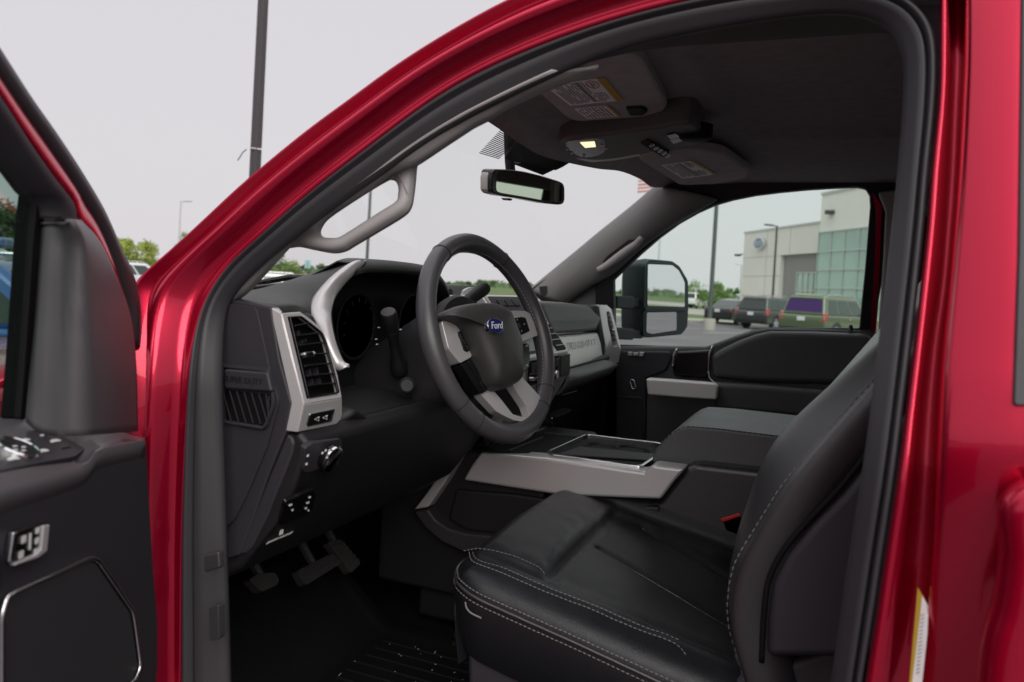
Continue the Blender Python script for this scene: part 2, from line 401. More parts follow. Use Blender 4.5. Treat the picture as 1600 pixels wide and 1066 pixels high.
mb = MB(); mb.prism([V(1.93, .2, 1.42), V(1.93, 1.8, 1.42), V(1.97, 1.7, 1.88), V(1.97, .3, 1.88)], (.004, 0, 0)); build('rear_glass', mb, M['tint'], truck, 0)
mb = MB(); mb.box((1.95, 1, 1.93), (.05, .85, .05)); mb.box((1.96, .17, 1.7), (.04, .06, .26)); mb.box((1.96, 1.83, 1.7), (.04, .06, .26)); build('rear_wall', mb, M['dashdark'], truck)
for y in (.19, 1.81): build('roof_side_rail', MB().box((1.36, y, 1.918), (.62, .03, .052)), M['head'], truck, bevel=.02)
for y, s in ((.10, 1), (1.90, -1)):
    c = [V(.8, y, 1.48), V(1.85, y, 1.48), V(1.8, y+.115*s, 1.9), V(.8, y+.115*s, 1.9)]
    build('rear_side_glass', MB().prism(c, (0, .003*s, 0)), M['tint'], truck, 0)
# bonnet, wings and cowl
rows = []
for i in range(14):
    x = -.66-i*.10
    rows.append([V(x, .06+1.88*j/24, 1.40+.075*math.sin(math.pi*j/24)**.5-.010*i-.004*max(0, i-9)**2) for j in range(25)])
build('bonnet', MB().grid(rows), M['red'], truck, 180, solid=.01)
mb = MB()
for y in (.06, 1.94): mb.prism([V(-.64, y, 1.40), V(-1.96, y, 1.27), V(-2.0, y, .75), V(-.36, y, .75), V(-.36, y, 1.40)], (0, .05 if y < 1 else -.05, 0))
mb.box((-2.0, 1, 1.0), (.04, .94, .26))
build('front_wing', mb, M['red'], truck, bevel=.02)
mb = MB(); mb.box((-.60, 1, 1.42), (.08, .86, .012)); build('cowl', mb, M['dashdark'], truck)
for x in (-1.45, 2.9):
    for y in (.16, 1.84): build('tyre', MB().lathe((x, y-.14, .42), (0, 1, 0), [(.2, 0), (.38, 0), (.42, .03), (.42, .25), (.38, .28), (.2, .28)], 28), M['rubber'], truck)
mb = MB()
mb.box((2.9, .1, 1.05), (.9, .04, .3)); mb.box((2.9, 1.9, 1.05), (.9, .04, .3)); mb.box((3.8, 1, 1.05), (.04, .92, .3)); mb.box((2.9, 1, .85), (.9, .88, .03))
build('cargo_bed', mb, M['red'], truck, bevel=.02)
# windshield: lower edge bowed forward, upper edge under the roof
def wsp(a, b):
    yb, yt = lerp(.10, 1.90, a), lerp(.185, 1.815, a); q = math.sin(math.pi*a)
    lo = V(-.42-.20*q, yb, 1.455); hi = V(.035-.12*q, yt, 1.912+.065*q); p = lerp(lo, hi, b); return p+V(-.02, 0, .02)*math.sin(math.pi*b)
build('windshield', MB().grid([[wsp(j/24, i/10) for j in range(25)] for i in range(11)]), M['glass'], truck, 180)
# wipers
def cow(u, v, y): return PY(u, v, y)
w = MB()
w.tube([PY(384,447,.42), PY(420,439,.42), PY(455,433,.42), PY(476,434,.42), PY(520,445,.42)], .0055, 8)
w.tube([PY(380,452,.40), PY(410,448,.40), PY(446,445,.40), PY(500,452,.40)], .004, 8)
w.tube([PY(380,456,.38), PY(400,455,.38), PY(432,450,.38), PY(480,456,.38)], .003, 6)
build('wiper', w, M['gloss'], truck)

# ------------------------------------------------------------------ driver-side A-pillar trim with grab handle
inn = [(336,500),(348,472),(366,455),(386,436),(410,412),(437,388),(450,382)]
top = [(645,250),(668,232),(700,212),(757,180),(800,150),(860,120)]
k0, k1 = int(NS*7.0/37), int(NS*18/37)
# band beside the seal all along the pillar, reaching past the seal's inner edge
A = resample([SB(u, v, .080) for u, v in [s[2] for s in ST[7:20]]], 60)
Bp = [(349,477),(360,467),(382,449),(411,417),(440,385),(470,354),(500,330),(530,316),(550,304),(572,290),(600,271),(625,259),(646,251),(702,214),(745,186),(759,180),(800,155),(862,127),(940,98),(1010,76),(1090,54),(1180,36)]
B = resample([SB(u, v, .094) for u, v in Bp], 60)
rows = []
for k in range(60): rows.append([A[k]+V(0,-.012,0), lerp(A[k], B[k], .25)+V(0,-.007,0), lerp(A[k], B[k], .75), B[k], B[k]+V(-.015, .03, -.0)])
ptrim = build('pillar_trim', MB().grid(rows[:46]), M['pillar'], truck, 180, solid=.004)
def hz0(x, y): return 1.958-.05*max(0, 1-min(y-.20, 1.80-y)/.13)**2
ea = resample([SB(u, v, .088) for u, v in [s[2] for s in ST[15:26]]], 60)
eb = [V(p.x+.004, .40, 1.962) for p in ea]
build('headliner_edge', MB().grid([[lerp(a, b, t)+V(0, 0, -.004*math.sin(math.pi*t)) for a, b in zip(ea, eb)] for t in (-.02, .06, .2, .4, .7, 1)]), M['shadedcloth'], truck, 180, solid=.003)
# grab handle: flattened bar round the opening
go = zL((190,735),(262,735),(345,752),(440,768),(505,757),(560,725),(700,642),(815,570),(850,525),(862,470),(872,390),(880,310),(900,280),(960,235),(860,255),(700,345),(500,470),(330,580),(230,650))
gi = zL((372,650),(374,668),(388,684),(420,696),(470,698),(505,690),(600,630),(700,566),(785,515),(797,480),(797,440),(785,410),(768,390),(745,381),(720,388),(640,435),(500,525),(410,590),(380,630))
gp_, gn_ = (0, .116, ZB), V(0, 1, -KS).normalized()
P, Q = resample(onP(gp_, gn_, go), 95, True, True), resample(onP(gp_, gn_, gi), 95, True, True)
P = []; Q = []
A_, B_ = onP(gp_, gn_, go), onP(gp_, gn_, gi); m_ = len(A_)
def crp(L, i, t):
    p0, p1, p2, p3 = L[i-1], L[i], L[(i+1) % m_], L[(i+2) % m_]
    return .5*((2*p1)+(p2-p0)*t+(2*p0-5*p1+4*p2-p3)*t*t+(3*p1-p0-3*p2+p3)*t**3)
for i in range(m_):
    for k in range(4): P.append(crp(A_, i, k/4)); Q.append(crp(B_, i, k/4))
rows = []
for t, h in ((1, .016), (1, .009), (.97, .004), (.88, -.001), (.5, -.004), (.14, .000), (.04, .004), (0, .009), (0, .016)):
    rows.append([lerp(b, a, t)+gn_*h for a, b in zip(P, Q)])
gh = build('grab_handle', MB().grid(rows, cu=True, cv=True), M['pillar'], truck, 180)
mb = MB()
for a, b in ((zL((240,668))[0], zL((305,735))[0]), (zL((772,290))[0], zL((862,478))[0])):
    pa, pb = onP(gp_, gn_, [a, b]); mb.tube([pa-gn_*.0035, lerp(pa, pb, .5)-gn_*.0048, pb-gn_*.003], .0006, 5)
build('handle_seam', mb, M['head'], gh, 0)

# ------------------------------------------------------------------ headliner, visors, overhead console, rear-view mirror
def hz(x, y):
    z = 1.958
    e = y-.20; z -= .05*max(0, 1-e/.13)**2
    def sm(t): t = max(0, min(1, t)); return t*t*(3-2*t)
    z += .016*sm((x-.30-.05*max(0, (y-.5)))/.05)*sm((y-.30)/.06)*sm((1.10-y)/.05)
    return z
rows = []
xs = [.06+.02*i for i in range(40)]+[.9, 1.1, 1.4, 1.7, 1.95]
for x in xs:
    r = []
    for j in range(81):
        y = .30+1.52*j/80
        xx = x
        r.append(V(xx, y, hz(x, y)))
    rows.append(r)
build('headliner', MB().grid(rows), M['head'], truck, 180, solid=.01, off=1)
# driver visor
vp, vn = (.1, 0, 1.925), (-.10, 0, 1)
def vis(pts, dz=0.): return onP((.1, 0, 1.925-dz), vn, pts)
o = roundpoly(vis([(829,136),(851,108),(955,84),(1002,92),(1030,140),(1044,166),(1034,178),(1000,184),(900,191),(884,184)]), .03, 5)
vs = build('sun_visor', MB().prism(o, (0, 0, .022)), M['visor'], truck, bevel=.006, seg=3)
def label_on(fn, par, c, stripe=.86, lines=14, oval=True, name='visor_label'):
    """c = four corners: front-outboard, rear-outboard, rear-inboard, front-inboard"""
    lb = build(name, MB().prism(fn(c, .0012), (0, 0, .0008)), M['paper'], par, 0)
    P = fn(c, .0022)
    def q(a, b): return lerp(lerp(P[0], P[1], a), lerp(P[3], P[2], a), b)
    def quad(a0, a1, b0, b1): return [q(a0, b0), q(a1, b0), q(a1, b1), q(a0, b1)]
    return lb, q, quad
def visor_print(fn, par, c, stripe, lines, oval, seed):
    rr = random.Random(seed)
    lb, q, quad = label_on(fn, par, c)
    build('label_stripe', MB().prism(quad(stripe, 1, 0, 1), (0, 0, .0006)), M['yellow'], lb, 0)
    mb = MB()
    for i in range(lines):
        a = .06+(stripe-.10)*i/lines; b = .05
        while b < .93:
            w = rr.uniform(.03, .12)
            if not (oval and a > .58 and b < .5) and rr.random() > .12: mb.prism(quad(a, a+.35*(stripe-.1)/lines, b, min(.95, b+w)), (0, 0, .0005))
            b += w+.02
    mb.prism(quad(.50, .515, .05, .95), (0, 0, .0005))
    build('label_print', mb, M['ink'], lb, 0)
    if oval:
        mb = MB(); A_ = [q(.73+.10*math.cos(t), .20+.16*math.sin(t)) for t in [k*math.pi/12 for k in range(24)]]
        B_ = [q(.73+.085*math.cos(t), .20+.145*math.sin(t)) for t in [k*math.pi/12 for k in range(24)]]
        mb.ring(A_, B_, (0, 0, .0005)); mb.prism(quad(.70, .72, .10, .30), (0, 0, .0005)); mb.prism(quad(.745, .76, .12, .27), (0, 0, .0005))
        build('warning_mark', mb, M['redink'], lb, 0)
    return lb
visor_print(vis, vs, [(851,134.5),(945,122),(974,157),(891,165.5)], .87, 15, True, 3)
visor_print(vis, vs, [(897.5,170.5),(951,165.5),(969,181.5),(918,186)], .93, 8, False, 4)
mb = MB(); mb.prism(roundpoly(vis([(978,171),(1004,170),(1012,175),(1004,181),(984,181)], .006), .004), (0, 0, .01)); build('visor_clip', mb, M['dashdark'], vs, bevel=.003)
# passenger visor
pvn = (-.12, 0, 1)
def pvis(pts, dz=0.): return onP((.2, 0, 1.915-dz), pvn, pts)
o = roundpoly(pvis([(996,249),(1010,240),(1080,232),(1130,240),(1172,268),(1165,280),(1120,288),(1062,290)]), .03, 5)
pv = build('sun_visor', MB().prism(o, (0, 0, .022)), M['visor'], truck, bevel=.006, seg=3)
visor_print(pvis, pv, [(1033.5,258.5),(1083,251.5),(1119,272.5),(1067,279.5)], .90, 12, True, 5)
# overhead console
op, on = (.1, 0, 1.905), (-.02, 0, 1)
def oc(pts, dz=0.): return onP((.1, 0, 1.905-dz), on, pts)
o = resample(oc([(873,224),(878,220),(905,216),(960,210),(1020,201),(1065,194),(1084,196),(1098,212),(1096,224),(1078,229),(1040,236),(1000,242),(960,249),(925,251),(900,247),(882,236)]), 48, True, True)
ocn = build('overhead_console', MB().prism(o, (0, 0, .06)), M['ocplast'], truck, bevel=.008, seg=3)
c = oc([(906,223.5),(929,222),(931,230),(914,231.5)], .002)
build('dome_lamp', MB().prism(c, (0, 0, .004)), M['lamp'], ocn, bevel=.001, label='lit dome lamp lens')
mb = MB(); o = resample(oc([(882,224),(905,219),(940,217),(944,238),(920,246),(900,242)], .0008), 30, True, True); mb.prism(o, (0, 0, .003)); build('lamp_bezel', mb, M['gloss'], ocn, bevel=.001)
mb = MB(); mb.prism(roundpoly(oc([(1000,224),(1012,218),(1046,238),(1036,246)], .002), .006), (0, 0, .01)); build('switch_recess', mb, M['black'], ocn, bevel=.002)
for k in range(5):
    u, v = 1017+k*6.2, 223+k*4.1
    mb = MB(); a, b, c_, d_ = oc([(u-3, v+2.5), (u+3, v-2), (u+7, v+.8), (u+1, v+5.2)], .004); mb.prism([a, b, c_, d_], (0, 0, -.006)); build('toggle_switch', mb, M['gloss'], ocn, bevel=.003)
for c in ([(1041,212),(1056,209),(1064,215),(1048,218)], [(1046,219),(1061,216),(1066,221),(1052,225)]):
    build('push_button', MB().prism(roundpoly(oc(c, .003), .003), (0, 0, .006)), M['gloss'], ocn, bevel=.0015)
mb = MB()
for u, v in ((886,234),(893,240),(912,244),(940,228),(946,233)): mb.prism(oc([(u-2,v),(u+2,v-.6),(u+3,v+1),(u-1,v+1.6)], .003), (0, 0, .001))
build('console_print', mb, M['white'], ocn, 0)
mb = MB(); mb.lathe(oc([(1087,212)], .0)[0], (0, 0, -1), [(.032, -.02), (.032, .004), (.026, .008), (.0, .008)], 24); build('speaker_grille', mb, M['black'], ocn)
c = oc([(900,249),(960,247),(1000,241),(1002,244),(960,251),(925,254)], -.004); build('console_edge', MB().prism(c, (0, 0, .004)), M['silver'], ocn, bevel=.001)
# forward trim over the windshield head and camera cover behind the mirror
rows = []
hd = [(748,183,.50),(762,190,.58),(786,206,.68),(815,226,.78),(845,243,.90),(885,254,1.02),(935,264,1.18),(970,268,1.32),(1000,280,1.50),(1021,293,1.70)]
e0 = resample(yy(hd)+[V(.05, 1.80, 1.953)], 50); e1 = [p+V(.05, 0, .028) for p in e0]; e2 = [V(p.x+.14, p.y, hz(.2, p.y)-.006) for p in e0]; e3 = [V(.34, p.y, hz(.34, p.y)+.004) for p in e0]
build('header_trim', MB().grid([[p+V(-.004, 0, .03) for p in e0], e0, e1, e2, e3]), M['head'], truck, 180, solid=.006, off=1)
def cover(P, d, m, name, par=truck, b=.004): return build(name, MB().prism(yy(P), d), M[m], par, bevel=b)
cov = build('sensor_cover', MB().loft([resample(yy([(808,218,.86),(850,205,1.0),(905,246,1.08),(870,268,1.05),(786,250,.90)]), 24, False, True), resample([p+V(.05, .0, .06) for p in yy([(815,212,.90),(850,205,1.0),(890,236,1.04),(860,250,1.02),(800,236,.92)])], 24, False, True)]), M['dashdark'], truck, bevel=.006)
# dotted frit panels on the glass beside the cover
def frit(c, nu, nv, name):
    mb = MB(); P = yy(c)
    for i in range(nv):
        b = (i+.5)/nv; p = lerp(P[0], P[3], b); q_ = lerp(P[1], P[2], b); mb.bar(p, q_, (P[3]-P[0]).length/nv*.52, .0012, (0, .3, 1))
    return build(name, mb, M['black'], cov, 0)
frit([(783,202,.88),(810,218,.93),(779,249,.93),(748,240,.86)], 12, 16, 'sun_shade_band')
frit([(800,254,.93),(870,236,1.05),(890,246,1.10),(848,272,1.02)], 12, 9, 'sun_shade_band')
build('shade_backing', MB().prism(yy([(800,256,.96),(868,238,1.08),(903,248,1.12),(848,274,1.04)]), (-.004, 0, .004)), M['dashdark'], cov, 0)
# rear-view mirror
mo, mn = V(-.16, .97, 1.84), V(.963, -.262, -.088).normalized()
out = zz(740, 180, 7.106, ((215,612),(250,600),(420,605),(560,625),(760,672),(960,735),(1000,758),(1015,800),(1015,940),(1000,985),(960,998),(820,985),(560,935),(300,895),(215,870),(200,840),(205,700)))
o = resample(onP(mo, mn, out), 60, False, True); o = roundpoly(o, .004, 2)
rvm = build('rear_view_mirror', MB().prism(o, -mn*.035), M['gloss'], truck, bevel=.006, seg=3)
gl = zz(740, 180, 7.106, ((262,630),(420,628),(560,648),(760,695),(940,752),(975,772),(985,805),(985,935),(960,965),(820,955),(560,905),(300,862),(258,845),(250,800)))
build('mirror_glass', MB().prism(roundpoly(onP(mo+mn*.0012, mn, gl), .006, 3), -mn*.0008), M['rvm'], rvm, 0)
cap = zz(740, 180, 7.106, ((145,690),(160,640),(215,612),(250,600),(245,640),(205,720),(195,840),(215,872),(170,862),(145,830)))
build('mirror_cap', MB().prism(onP(mo-mn*.012, mn, cap), -mn*.02), M['pillar'], rvm, bevel=.004)
build('mirror_stem', MB().tube([mo-mn*.03, mo-mn*.03+V(.0, -.02, .05), mo+V(-.02, -.03, .12)], [.012, .012, .02], 10), M['dashdark'], rvm)
build('mirror_button', MB().prism(onP(mo+mn*.004, mn, zz(740, 180, 7.106, ((370,925),(395,950),(420,952),(442,936),(420,925)))), -mn*.02), M['gloss'], rvm, bevel=.002)

# ------------------------------------------------------------------ outdoors: ground, trees, poles, building, cars
def strip_mat(name, c, sc, var, rough=.9, bump=.4):
    return mat(name, c, rough, var=var, vscale=sc, bump=bump, bscale=60)
M['asphalt'] = strip_mat('asphalt', (.115, .104, .112), .35, .25)
M['concrete'] = strip_mat('concrete paving', (.34, .31, .28), .3, .12)
M['grass'] = strip_mat('mown grass', (.07, .12, .022), 1.2, .3)
M['bark'] = mat('bark', (.09, .07, .055), .9, bump=.5, bscale=30)
M['leaf'] = mat('leaf mid green', (.11, .19, .04), .6, var=.45, vscale=.9)
M['leafy'] = mat('leaf yellow green', (.24, .30, .05), .6, var=.4, vscale=.9)
M['leafd'] = mat('leaf dark green', (.05, .10, .028), .6, var=.4, vscale=.9)
M['pole'] = mat('dark bronze pole paint', (.055, .048, .05), .55, rvar=.1)
M['pole2'] = mat('green grey pole paint', (.07, .085, .08), .5)
M['panel'] = mat('light grey wall panel', (.80, .79, .74), .6, var=.04, vscale=.3)
M['panel2'] = mat('grey wall panel', (.72, .70, .655), .6, var=.04, vscale=.3)
M['gdoor'] = mat('dark grey door panel', (.26, .25, .245), .6)
M['bglass'] = mat('green tinted facade glass', (.33, .47, .41), .06, .25, 1.0, var=.25, vscale=.15)
M['mull'] = mat('pale aluminium mullion', (.5, .53, .5), .4, .4)
def sheet(name, x0, x1, y0, y1, z, m):
    b = MB(); nx = 8; ny = 8
    b.grid([[V(lerp(x0, x1, i/nx), lerp(y0, y1, j/ny), z) for j in range(ny+1)] for i in range(nx+1)])
    o = build(name, b, m, None, 0); o['kind'] = 'structure'; return o
sheet('ground', -1500, 1500, -1500, 1500, -.02, M['grass'])
sheet('parking_lot', -120, 120, -90, 46, 0, M['asphalt'])
sheet('pavement', -120, 120, 46.02, 53, .012, M['concrete'])
sheet('access_road', -200, 200, 64, 92, 0, M['concrete'])
b = MB(); b.box((0, 46.0, .03), (120, .12, .09)); o = build('kerb', b, M['concrete'], None, bevel=.02); o['kind'] = 'structure'
b = MB()
for i in range(14): b.prism([V(-16+i*2.9, 33.2, .004), V(-15.9+i*2.9, 33.2, .004), V(-13.3+i*2.9, 38.2, .004), V(-13.4+i*2.9, 38.2, .004)], (0, 0, .001))
o = build('bay_markings', b, mat('white road paint', (.6, .6, .58), .7), None, 0); o['kind'] = 'structure'

def at_depth(u, dep, z=0):
    """point on the picture column u (at horizon height) at that distance, on the ground"""
    w = ray(u, 446+.055*(u-800)); p = CAM + w*dep; return V(p.x, p.y, z)
def tree(u, dep, h, wid, m, label, seed, n=1500, trunk=.25, dense=.9):
    rr = random.Random(seed); p = at_depth(u, dep)
    t = thing('tree', p, label, 'tree', 'trees round the car park')
    mb = MB(); mb.tube([V(0, 0, -.1), V(.05, 0, h*.3), V(.0, .08, h*.75)], [.16*h/6, .11*h/6, .03], 8)
    lim = []
    for k in range(7):
        a = rr.uniform(0, 6.28); z = h*rr.uniform(.25, .6); e = V(math.cos(a)*wid*.36, math.sin(a)*wid*.36, z+h*.2)
        mb.tube([V(.02, .02, z), e*.55+V(0, 0, z*.45+.1), e], [.05*h/6, .035*h/6, .012], 5)
    build('trunk', mb, M['bark'], t, loc=p if False else None).location = (0, 0, 0)
    cl = []
    for k in range(44):
        a = rr.uniform(0, 6.28); q = rr.uniform(.0, 1)**.5; zt = rr.uniform(trunk, 1.0)
        prof = math.sin(math.pi*min(1, max(.08, (zt-trunk)/(1.06-trunk)))**.8)
        cl.append((V(math.cos(a)*wid*.42*q*prof, math.sin(a)*wid*.42*q*prof, h*zt*.95), wid*rr.uniform(.07, .17)))
    mb = MB()
    for k in range(int(n*2.2)):
        c, r = rr.choice(cl); d_ = V(rr.gauss(0, 1), rr.gauss(0, 1), rr.gauss(0, .8)); d_ = d_.normalized()*r*rr.uniform(.45, 1.08)
        s = wid*rr.uniform(.013, .030); x = V(rr.gauss(0, 1), rr.gauss(0, 1), rr.gauss(0, 1)).normalized(); y = x.orthogonal().normalized()
        o_ = c+d_; mb.add([o_-x*s-y*s*.5, o_+x*s*.2-y*s*.7, o_+x*s, o_-x*s*.1+y*s*.8], [(0, 1, 2, 3)])
    build('crown', mb, m, t, 0).location = (0, 0, 0)
    return t
tree(8, 58, 5.6, 5.2, M['leafd'], 'dark green tree seen through the open driver door glass', 1, 2400)
tree(44, 66, 5.0, 4.6, M['leaf'], 'lower mid green tree right behind the door glass edge', 2, 1600)
tree(-40, 60, 6.2, 6, M['leaf'], 'tree at the far left beyond the open driver door', 12, 1200)
tree(196, 84, 4.4, 4.6, M['leafy'], 'yellow green tree just right of the open door frame', 3, 1800, .12)
tree(226, 90, 4.3, 4.6, M['leafy'], 'yellow green tree at the foot of the red windshield pillar', 4, 1600, .12)
tree(285, 95, 6.0, 2.6, M['leaf'], 'slim tree poking up beside the thin distant lamp post', 5, 900)
tree(402, 70, 3.0, 3.2, M['leafy'], 'yellow green tree low behind the driver side grab handle, nearest the pillar', 6, 1300, .1)
tree(432, 64, 3.3, 3.6, M['leaf'], 'round green tree seen below the driver side grab handle', 7, 1600, .1)
tree(458, 68, 2.7, 2.4, M['leafy'], 'small yellow green bush tree above the wiper tips', 8, 900, .1)
tree(816, 120, 2.3, 3.6, M['leafy'], 'low yellow green tree seen past the steering wheel rim', 9, 700, .1)
tree(1010, 110, 2.4, 7.5, M['leafd'], 'dark low tree behind the passenger side mirror', 13, 900, .1)
tree(1082, 96, 3.2, 4.2, M['leaf'], 'green tree right beside the passenger side mirror', 10, 1300, .1)
tree(1120, 100, 3.1, 4.6, M['leaf'], 'green tree right of the tall lamp post, behind the parked cars', 11, 1300, .1)
# distant wood that closes the horizon all round
rr = random.Random(99); mb = MB()
for k in range(9000):
    a = rr.uniform(0, 2*math.pi); dd = rr.uniform(360, 420); hh = 3.2+1.6*math.sin(a*9)+1.1*math.sin(a*23+1)+.7*math.sin(a*61)
    o_ = V(math.cos(a)*dd, math.sin(a)*dd, rr.uniform(0, max(.6, hh)))
    x = V(rr.gauss(0, 1), rr.gauss(0, 1), rr.gauss(0, .6)).normalized(); y = x.orthogonal().normalized(); s = rr.uniform(1.0, 2.4)
    mb.add([o_-x*s-y*s*.5, o_+x*s*.2-y*s*.7, o_+x*s, o_-x*s*.1+y*s*.8], [(0, 1, 2, 3)])
o = build('distant_wood', mb, M['leafd'], None, 0); tag(o, 'low band of distant trees along the horizon', 'wood', None, 'stuff')

def lamp_post(u, dep, h, w, m, label, heads=((1, 0),), square=True, taper=.75):
    p = at_depth(u, dep); t = thing('lamp_post', p, label, 'lamp post', 'lamp posts in the car park')
    mb = MB(); n = 4 if square else 12
    mb.tube([V(0, 0, .45), V(0, 0, h)], [w*.72, w*.72*taper], n); build('post', mb, m, t, 35, bevel=.006 if square else 0).location = (0, 0, 0)
    mb = MB(); mb.lathe((0, 0, 0), (0, 0, 1), [(.28, 0), (.28, .5), (.25, .55)], 20); build('footing', mb, M['concrete'], t).location = (0, 0, 0)
    for a, b_ in heads:
        d_ = (RT*a).normalized(); d_.z = 0
        mb = MB(); mb.bar(V(0, 0, h-.05), V(0, 0, h-.02)+d_*.25, .06, .06); mb.bar(V(0, 0, h)+d_*.22, V(0, 0, h+.03)+d_*.85, .32, .09)
        build('lamp_head', mb, m, t, bevel=.02).location = (0, 0, 0)
    return t
big = lamp_post(391, 9.0, 9.5, .098, M['pole'], 'thick dark lamp post standing close ahead with a white cable tie', ((1, 0), (-1, 0)))
tie = thing('cable_tie', at_depth(391, 9.0, 3.02), 'white cable tie round the thick dark lamp post, its tail hanging loose', 'cable tie')
mb = MB(); q = .082
mb.tube([V(q, 0, 0), V(0, q, 0), V(-q, 0, 0), V(0, -q, 0)], .008, 6, closed=True)
o = build('strap', mb, M['white'], tie); o.location = (0, 0, 0)
e_ = -RT.normalized()*.11; mb = MB(); mb.tube([e_, e_*1.35+V(0, 0, -.03), e_*1.9+V(0, 0, -.13)], .006, 6); o = build('strap_tail', mb, M['pole'], tie); o.location = (0, 0, 0)
lamp_post(278, 62, 6.9, .10, M['mull'], 'thin pale lamp post far off, left of the red windshield pillar', ((.5, 0),), False)
lamp_post(572, 48, 9.3, .15, M['pole2'], 'green grey lamp post seen through the driver side grab handle', ((1, 0),), False)
lamp_post(1111, 36, 9.6, .15, M['pole2'], 'tall green grey lamp post seen through the passenger window', ((1, 0), (-1, 0)), False)
lamp_post(1207, 52, 6.6, .16, M['pole'], 'dark lamp post standing in front of the grey building', ((-.6, 0),), True)
lamp_post(1156, 105, 6.1, .16, M['mull'], 'thin pale lamp post beside the building corner', ((-.6, 0),), False)

# dealership building: a facade plane through two ground points
b0, b1 = at_depth(1157.5, 76), at_depth(1283, 61)
bx = (b1-b0).normalized(); bn = V(bx.y, -bx.x, 0)
if bn.dot(CAM-b0) < 0: bn = -bn
bld = thing('showroom_building', b0, 'light grey showroom with a green glass corner tower and a blue oval sign', 'building')
def bc(pts):
    """picture points to facade coordinates"""
    return [((p-b0).dot(bx), p.z) for p in [PL(u, v, b0, bn) for u, v in pts]]
def fl(a, z, d=0): return bx*a+bn*d+V(0, 0, z)
def fpoly(name, pts, d, dep, m, par=None, bev=0):
    P = [fl(a, z, d) for a, z in pts]; o = build(name, MB().prism(P, -bn*dep), m, par or bld, 0 if not bev else 35, bevel=bev)
    o.location = (0, 0, 0); return o
LW = (b1-b0).length; H1 = bc([(1165, 365)])[0][1]; tw = bc(zO((848,105)))[0]; XT = tw[0]; HT = tw[1]
gd = bc(zO((575,487),(825,470))); GX0, GX1 = gd[0][0], XT-.12; GZ = gd[0][1]
wall = fpoly('wall', [(0, 0), (GX0, 0), (GX0, GZ), (GX1, GZ), (GX1, 0), (XT, 0), (XT, H1), (0, H1)], 0, 14, M['panel2'])
fpoly('parapet_cap', [(-.05, H1), (XT, H1), (XT, H1+.16), (-.05, H1+.16)], .08, 14.1, M['mull'])
mb = MB()
for x in (LW*.33, LW*.62):
    mb.prism([fl(x, 0.1, .006), fl(x+.05, .1, .006), fl(x+.05, H1, .006), fl(x, H1, .006)], -bn*.01)
for z in (1.9, 3.7, 5.5):
    mb.prism([fl(0, z, .006), fl(GX0, z, .006), fl(GX0, z+.04, .006), fl(0, z+.04, .006)], -bn*.01)
o = build('panel_joint', mb, M['gdoor'], bld, 0); o.location = (0, 0, 0)
fpoly('garage_surround', [(GX0, 0), (GX1, 0), (GX1, GZ), (GX0, GZ)], -.35, .2, M['gdoor'])
# low glazed entrance in the recess
e0_ = bc(zO((668,600),(808,598)))
ew = fpoly('entrance_window', [(e0_[0][0], 0), (e0_[1][0], 0), (e0_[1][0], e0_[1][1]), (e0_[0][0], e0_[0][1])], -.2, .1, M['bglass'])
mb = MB(); xa, xb, zt = e0_[0][0], e0_[1][0], e0_[0][1]
for k in range(5): mb.bar(fl(lerp(xa, xb, k/4), 0, -.17), fl(lerp(xa, xb, k/4), zt, -.17), .12, .1, bn)
for z in (.05, zt*.62, zt): mb.bar(fl(xa, z, -.17), fl(xb, z, -.17), .1, .12, bn)
o = build('window_frame', mb, M['mull'], ew, 0)
# tower
TW = 16
tower = fpoly('tower', [(XT, 0), (XT+TW, 0), (XT+TW, HT), (XT, HT)], .12, 13, M['panel'])
fpoly('tower_cap', [(XT-.05, HT), (XT+TW, HT), (XT+TW, HT+.2), (XT-.05, HT+.2)], .2, 13.2, M['mull'])
gz = bc(zO((835,345)))[0][1]
gl_ = fpoly('glass_wall', [(XT+.1, .2), (XT+TW-.5, .2), (XT+TW-.5, gz), (XT+.1, gz)], .2, .12, M['bglass'])
mb = MB(); zs = [bc([p])[0][1] for p in zO((835,470),(835,585),(835,700))]
for z in zs+[gz, .2]: mb.bar(fl(XT+.1, z, .23), fl(XT+TW-.5, z, .23), .09, .11, bn)
for k in range(9): mb.bar(fl(XT+.1+k*1.9, .2, .23), fl(XT+.1+k*1.9, gz, .23), .07, .08, bn)
build('window_frame', mb, M['mull'], gl_, 0)
lp = bc(zO((910,214)))[0]
mb = MB(); mb.box(fl(lp[0], lp[1], .3), (.35, .35, .14)); o = build('wall_lamp', mb, M['pole'], bld, bevel=.03); o.location = (0, 0, 0)
mb = MB(); mb.bar(fl(-1.1, 5.9, .1), fl(.05, 5.9, .1), .1, .1); mb.box(fl(-1.1, 5.85, .1), (.3, .2, .1)); o = build('side_lamp', mb, M['pole'], bld, bevel=.02); o.location = (0, 0, 0)
# oval sign
sg = bc(zO((452,412)))[0]; sw, sh = 1.02, .56
def oval(a, b_, d): return [fl(sg[0]+a*math.cos(k*math.pi/24), sg[1]+b_*math.sin(k*math.pi/24), d) for k in range(48)]
sgn = build('oval_sign', MB().prism(oval(sw, sh, .35), -bn*.3), M['chrome'], bld, bevel=.03); sgn.location = (0, 0, 0)
build('sign_face', MB().prism(oval(sw*.9, sh*.87, .37), -bn*.05), M['blue'], sgn, 0)
build('sign_lettering', text_mb('Ford', .78, fl(sg[0], sg[1], .385), bx, V(0, 0, 1), .02, .3), M['white'], sgn, 0)

